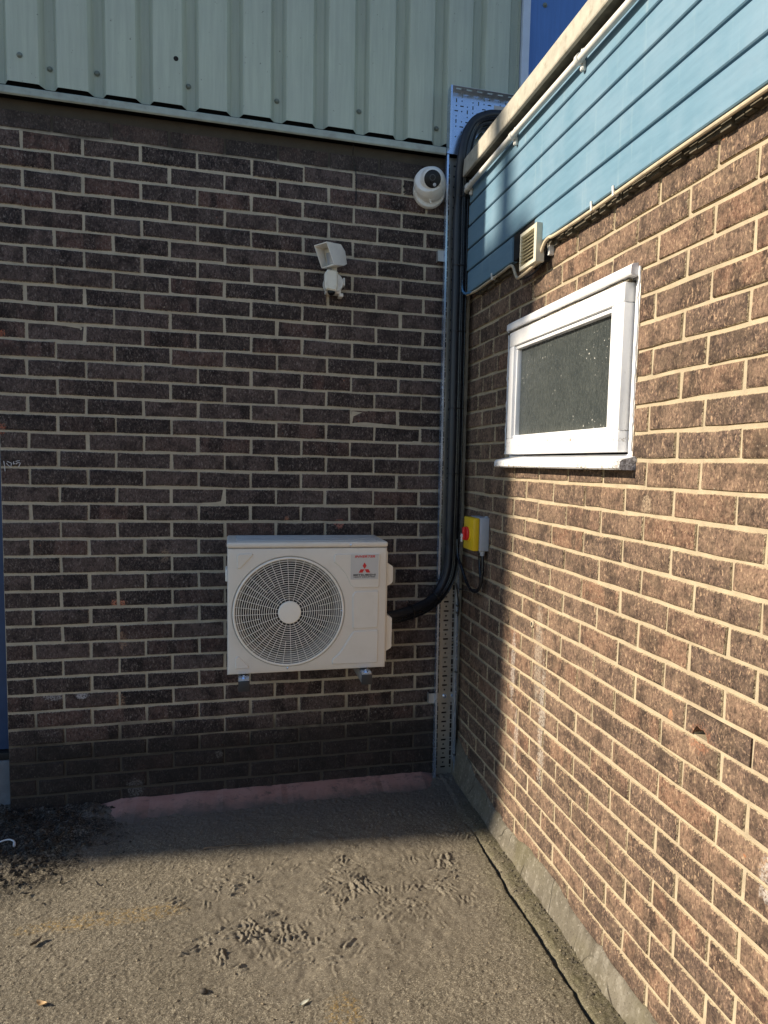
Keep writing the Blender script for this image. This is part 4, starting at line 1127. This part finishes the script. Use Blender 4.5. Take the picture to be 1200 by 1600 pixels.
m = MB(); m.lathe((-.022, -.305, 1.1755), (0, 0, -1), [(.011, 0), (.011, .012), (.006, .018)], 12); m.build('gland', M_DARKGREY, sw)
m = MB(); m.lathe((-.010, -.342, 1.323), (0, 0, 1), [(.006, 0), (.006, .006), (0, .007)], 10); m.box((-.012, -.350, 1.318), (-.001, -.332, 1.329), .002); m.build('lug', M_GREYP, sw)
pc = thing('power_cable', (-.03, -.3, 1.0), 'black cable looping from the isolator switch down to the pipe bundle', 'cable')
m = MB(); m.tube(catmull([(-.023, -.345, 1.158), (-.022, -.350, 1.12), (-.024, -.352, 1.06), (-.028, -.345, 1.02), (-.034, -.322, .992), (-.040, -.285, .985), (-.044, -.235, 1.0), (-.046, -.19, 1.03), (-.048, -.14, 1.075), (-.05, -.09, 1.12), (-.052, -.075, 1.2)], 7), .0072, 10); m.build('sheath', M_CABLE, pc)
m = MB(); m.tube(catmull([(-.022, -.305, 1.160), (-.022, -.308, 1.12), (-.022, -.325, 1.06), (-.024, -.335, 1.03), (-.030, -.318, .998), (-.036, -.28, .990)], 6), .0055, 8); m.build('sheath', M_CABLE, pc)
m = MB(); m.tube(catmull([(-.036, -.28, .985), (-.030, -.2, .972), (-.025, -.12, .962), (-.028, -.06, .955)], 5), .0045, 8); m.build('sheath', M_CABLE, pc)

# ------------------------------------------------------------------ dome camera
dc = thing('security_camera', (-.225, 0, 2.83), 'round white dome security camera beside the cable tray, black lens facing out', 'camera')
m = MB(); m.lathe((-.215, -.002, 2.800), (-.10, -1, -.10), [(.072, 0), (.074, .010), (.074, .028), (.069, .036)], 40); m.build('mount', M_CCTV, dc)
cdv = Vector((-.28, -.72, .22)).normalized()     # housing ring axis
m = MB(); c0 = Vector((-.222, -.050, 2.823))
prof = [(.069*math.cos(t), .069*math.sin(t)) for t in [R(-40+10*i) for i in range(0, 9)]]
m.lathe(c0, cdv, [(.062, -.045), (.073, -.030), (.0745, -.005), (.072, .016), (.064, .030), (.060, .032)], 44); m.build('collar', M_CCTV, dc)
ev = Vector((-.24, -.92, -.20)).normalized()
ec = c0+Vector((.006, -.018, .006))
m = MB(); m.lathe(ec, ev, [(.058*math.cos(R(a)), .058*math.sin(R(a))) for a in range(-60, 44, 8)] + [(.0385, .0410)], 40); eb = m.build('eyeball', M_CCTV, dc)
m = MB(); m.lathe(ec+ev*.0415, ev, [(.0375, -.004), (.0375, .002), (.034, .0035), (0, .0036)], 40); fc = m.build('face_plate', M_LENS, dc)
m = MB(); m.lathe(ec+ev*.0442+Vector((0, 0, .006)), ev, [(.014, 0), (.014, .002), (.011, .0025), (.008, .001), (0, .0005)], 24); m.build('lens', M_DARKGREY, fc)
m = MB(); m.lathe(ec+ev*.0442+Vector((.010, 0, -.024)), ev, [(.0075, 0), (.0075, .0015), (0, .002)], 16); m.build('light_sensor', M_LENSG, fc)
m = MB(); m.lathe((-.218, -.052, 2.752), (0, -.2, -1), [(.010, -.004), (.009, .006), (.004, .008), (.004, .018), (0, .020)], 12); m.build('locking_screw', M_CCTV, dc)

# ------------------------------------------------------------------ hooded sensor lamp on the shaded wall
fl = thing('security_light', (-.665, 0, 2.35), 'old yellowed white hooded security lamp with motion sensor, tilted down on the brick wall', 'lamp')
def hood():
    # hollow box tilted down and turned to its mouth, built on its own axes
    ax = Vector((-.66, -.62, -.16)).normalized(); rx = Vector((.70, -.64, .09)); rx = (rx-ax*rx.dot(ax)).normalized(); uz = rx.cross(ax)*1.0
    if uz.z < 0: uz = -uz
    o = Vector((-.660, -.075, 2.445))
    tw = R(0); rx, uz = rx*math.cos(tw)+uz*math.sin(tw), uz*math.cos(tw)-rx*math.sin(tw)
    def P(a, b, c): return o+ax*a+rx*b+uz*c
    return P, ax, rx, uz
P, ax_, rx_, uz_ = hood()
m = MB()
w, h, t = .036, .043, .003
F = [(-w, -h+.004), (w, -h+.004), (w, h+.012), (-w, h+.012)]; B = [(-w*.82, -h*.62), (w*.82, -h*.62), (w*.82, h*.62), (-w*.82, h*.62)]
fi = [(x*.92, z*.92+.0005) for x, z in F]; md = [(x*.86, z*.8) for x, z in F]
L0 = [P(.050+(.028 if z > 0 else 0), x, z) for x, z in F]; L1 = [P(.050+(.028 if z > 0 else 0), x, z) for x, z in fi]; L2 = [P(.012, x, z) for x, z in md]
K0 = [P(-.020, x*1.0, z*.95) for x, z in F]; K1 = [P(-.052, x, z) for x, z in B]
vs = L0+L1+L2+K0+K1; q4 = lambda a, b: [(a+i, a+(i+1) % 4, b+(i+1) % 4, b+i) for i in range(4)]
fs = q4(0, 4)+q4(4, 8)+[(8, 9, 10, 11)]+q4(0, 12)+q4(12, 16)+[(16, 17, 18, 19)]
m.add(vs, fs); hd_ = m.build('hood', M_CCTV, fl, ang=25)
m = MB(); fr = [P(.014, x*.80, z*.72-.004) for x, z in F]; fr2 = [P(.020, x*.80, z*.72-.004) for x, z in F]; m.add(fr+fr2, q4(0, 4)+[(0, 1, 2, 3), (4, 5, 6, 7)]); m.build('lens_frame', M_OLDP, hd_)
m = MB(); fr = [P(.0205, x*.60, z*.52-.005) for x, z in F]; fr2 = [P(.0230, x*.58, z*.50-.005) for x, z in F]; m.add(fr+fr2, q4(0, 4)+[(0, 1, 2, 3), (4, 5, 6, 7)]); m.build('lens', M_LENSG, hd_)
m = MB(); m.tube([(-.655, -.055, 2.416), (-.652, -.052, 2.395), (-.652, -.048, 2.365)], [.014, .011, .011], 12); m.build('swivel_arm', M_OLDP, fl)
m = MB(); m.lathe((-.655, -.0025, 2.345), (0, -1, 0), [(.043, 0), (.043, .055), (.040, .061)], 28); m.box((-.690, -.058, 2.30), (-.622, -.002, 2.345), .006); bo = m.build('sensor_body', M_CCTV, fl)
m = MB(); m.prism([(-.700, 2.318), (-.694, 2.305), (-.650, 2.300), (-.643, 2.312), (-.643, 2.382), (-.655, 2.392), (-.688, 2.390), (-.700, 2.375)], 'y', -.098, -.062, .006); m.build('sensor_cover', M_OLDP, fl, ang=25)
m = MB(); m.box((-.612, -.050, 2.338), (-.604, -.018, 2.372), .002); m.build('side_plate', M_CCTV, fl); m = MB(); m.box((-.630, -.055, 2.288), (-.612, -.004, 2.303), .002); m.build('side_plate', M_CCTV, fl)
m = MB(); m.lathe((-.668, -.075, 2.303), (0, -.2, -1), [(.017, 0), (.017, .005), (.014, .013), (.006, .018), (0, .019)], 20); m.build('sensor_eye', M_LENS, fl)

# ------------------------------------------------------------------ things on the ground
def tube_thing(name, pts, r, mat, label, cat):
    m = MB(); m.tube([(x, y, gz(x, y)+h) for x, y, h in pts], r, 7); return tag(m.build(name, mat), label, cat)
tube_thing('twig', [(-1.205+.0135*k, -.452+.004*math.sin(k*.9)-(.012 if k < 3 else 0)*0, .004) for k in range(15)], [.0048, .0046, .004]+[.0022]*12, M_TWIG, 'thin grey twig lying in the shade before the pink wall foot', 'twig')
def leaf(name, x, y, L, W, ang, mat, label, cat, curl=.004):
    m = MB(); vs = []; fs = []; n = 7
    for i in range(n):
        t = i/(n-1); wd = W*math.sin(math.pi*min(max(t*.92+.05, 0), 1))
        for s in (-1, 0, 1):
            u = (t-.5)*L; v = s*wd/2
            px, py = x+u*math.cos(ang)-v*math.sin(ang), y+u*math.sin(ang)+v*math.cos(ang)
            vs.append((px, py, gz(px, py)+.0045+curl*(abs(s)+(2*t-1)**2)))
    for i in range(n-1):
        for k in range(2): fs.append((i*3+k, i*3+k+1, i*3+k+4, i*3+k+3))
    k = len(vs); vs += [(a, b, c-.0015) for a, b, c in vs]; fs += [tuple(reversed([k+i for i in q])) for q in fs]
    m.add(vs, fs); return tag(m.build(name, mat, ang=60), label, cat)
leaf('leaf', -1.618, -1.181, .034, .016, R(-28), M_LEAF, 'small dry tan leaf lying on the sunlit gritty ground', 'leaf')
leaf('paper_scrap', -.895, -1.340, .036, .011, R(30), M_SCRAP, 'pale scrap of paper lying on the sunlit ground', 'scrap', .002)
leaf('leaf', -1.70, -.905, .040, .014, R(50), M_TWIG, 'dark curled leaf on the ground beside the faded yellow streak', 'leaf', .006)
m = MB(); m.lathe((-1.176, -1.239, gz(-1.176, -1.239)+.004), (.3, .2, 1), [(.004, -.008), (.010, -.004), (.012, .001), (.008, .006), (0, .008)], 9); tag(m.build('pebble', M_STONE), 'dark brown pebble alone on the sunlit grit', 'pebble')
m = MB(); m.tube([(x, y, gz(-1.96, -.3)+.012+h) for x, y, h in [(p.x, p.y, p.z) for p in catmull([(-2.04, -.315, 0), (-1.99, -.300, .006), (-1.95, -.292, .012), (-1.925, -.303, .008), (-1.918, -.325, 0)], 6)]], [.003]*20+[.005]*5, 8); tag(m.build('plastic_strip', M_WHITEP), 'curled white plastic strip on the dark debris heap', 'strip')
# loose grit
def grit(name, n, place, smin, smax, mat, sd):
    g = np.random.default_rng(sd); vs = []; fs = []
    base = np.array([(1,0,0),(-1,0,0),(0,1,0),(0,-1,0),(0,0,1),(0,0,-1)], float)
    tri = [(0,2,4),(2,1,4),(1,3,4),(3,0,4),(2,0,5),(1,2,5),(3,1,5),(0,3,5)]
    for _ in range(n):
        x, y = place(g); s = smin+(smax-smin)*g.random()**3
        q = base*(s*g.uniform(.55, 1.2, (6, 1)))*np.array([1, 1, .7]); a = g.uniform(0, 6.28); c, si = math.cos(a), math.sin(a)
        z = gz(x, y)+s*.25; b = len(vs)
        vs += [(x+p[0]*c-p[1]*si, y+p[0]*si+p[1]*c, z+p[2]) for p in q]; fs += [(i+b, j+b, k+b) for i, j, k in tri]
    me = bpy.data.meshes.new(name); me.from_pydata(vs, [], fs); me.materials.append(mat)
    o = bpy.data.objects.new(name, me); C.objects.link(o); o['kind'] = 'stuff'; return o
grit('gravel', 1800, lambda g: (g.uniform(-2.1, -.04), -.3-1.42*g.random()), .0012, .0055, simple('pale_grit', (.26, .21, .14), .9, var=.5, scale=70), 3)
grit('debris', 900, lambda g: (-2.08+abs(g.normal(0, .22)), -.01-abs(g.normal(0, .24))), .002, .013, M_SOIL, 4)
grit('rubble', 420, lambda g: (g.uniform(-1.5, -.02), -abs(g.normal(0, .05))-.004), .0015, .008, simple('pale_rubble', (.16, .14, .12), .9, var=.7, scale=90), 6)
grit('grit', 700, lambda g: (-.03-abs(g.normal(0, .03)), -.1-1.6*g.random()), .0012, .0065, simple('dark_grit', (.085, .072, .05), .9, var=.6, scale=80), 8)
def litter():
    g = np.random.default_rng(9); vs = []; fs = []
    for _ in range(420):
        x, y = -2.06+abs(g.normal(0, .20)), -.03-abs(g.normal(0, .26)); a = g.uniform(0, 6.28); L = g.uniform(.01, .035); W = L*g.uniform(.15, .5); tl = g.uniform(-.4, .6)
        z = gz(x, y)+.004+g.random()*.008; c, s = math.cos(a), math.sin(a); b = len(vs)
        for u, v, k in ((-L/2, 0, 0), (0, W/2, .3), (L/2, 0, 1), (0, -W/2, .3)):
            vs.append((x+u*c-v*s, y+u*s+v*c, z+L*tl*(k-.3)))
        vs += [(p[0], p[1], p[2]-.0012) for p in vs[b:b+4]]
        fs += [(b, b+1, b+2, b+3), (b+7, b+6, b+5, b+4)]+[(b+i, b+4+i, b+4+(i+1) % 4, b+(i+1) % 4) for i in range(4)]
    me = bpy.data.meshes.new('leaf_litter'); me.from_pydata(vs, [], fs); me.materials.append(M_SOIL)
    o = bpy.data.objects.new('leaf_litter', me); C.objects.link(o); o['kind'] = 'stuff'
litter()

# ------------------------------------------------------------------ blue door beyond the wall's end
dr = thing('blue_door', (-2.5, .1, .26), 'dark blue door set back past the end of the shaded brick wall', 'door')
MB().box((-2.88, .085, .262), (-2.0, .13, 2.94), .003).build('door_leaf', M_DOOR, dr)
MB().box((-2.90, .055, .225), (-2.0, .20, .258), .004).build('threshold', M_BLACK, dr)
o = MB().box((-2.95, .05, -.2), (-2.0, .21, .2245), .01).build('step', M_STEP); o['kind'] = 'structure'
wl = thing('brick_wall', (-2.92, .1, 0), 'short brick return on the far side of the blue door', 'wall')
MB().box((-2.95, .0, -.3), (-2.885, .22, 2.962)).build('pier', M_NBRICK, wl, smooth=False)
o = MB().box((-2.95, .23, -.3), (3.6, 4.0, 4.7)).build('building', M_DARKHOLE, smooth=False); o['kind'] = 'structure'

# ------------------------------------------------------------------ the neighbour whose shadow falls into the corner
NX = -14.0; te = math.tan(SUN_EL)
sh = SUN_SLOPE*(-NX); ztop = 2.44+(-NX)*te
nb = thing('neighbour_building', (NX-3, 4, 0), 'tall red brick building far off, its gutter and stack shading the corner', 'building')
m = MB(); m.prism([(NX, -.61+sh), (NX, 9), (NX-6, 9), (NX-6, 1.6+sh)], 'z', -.2, ztop); m.build('wall', M_NBRICK, nb, smooth=False)
MB().box((NX-.12, -.78+sh, ztop-.32), (NX+.1, 9.2, ztop+.03), .03).build('gutter', M_DARKGREY, nb)
MB().box((NX-.25, -.575+sh, ztop+.02), (NX, -.455+sh, ztop+1.6)).build('flue', M_DARKGREY, nb, smooth=False)
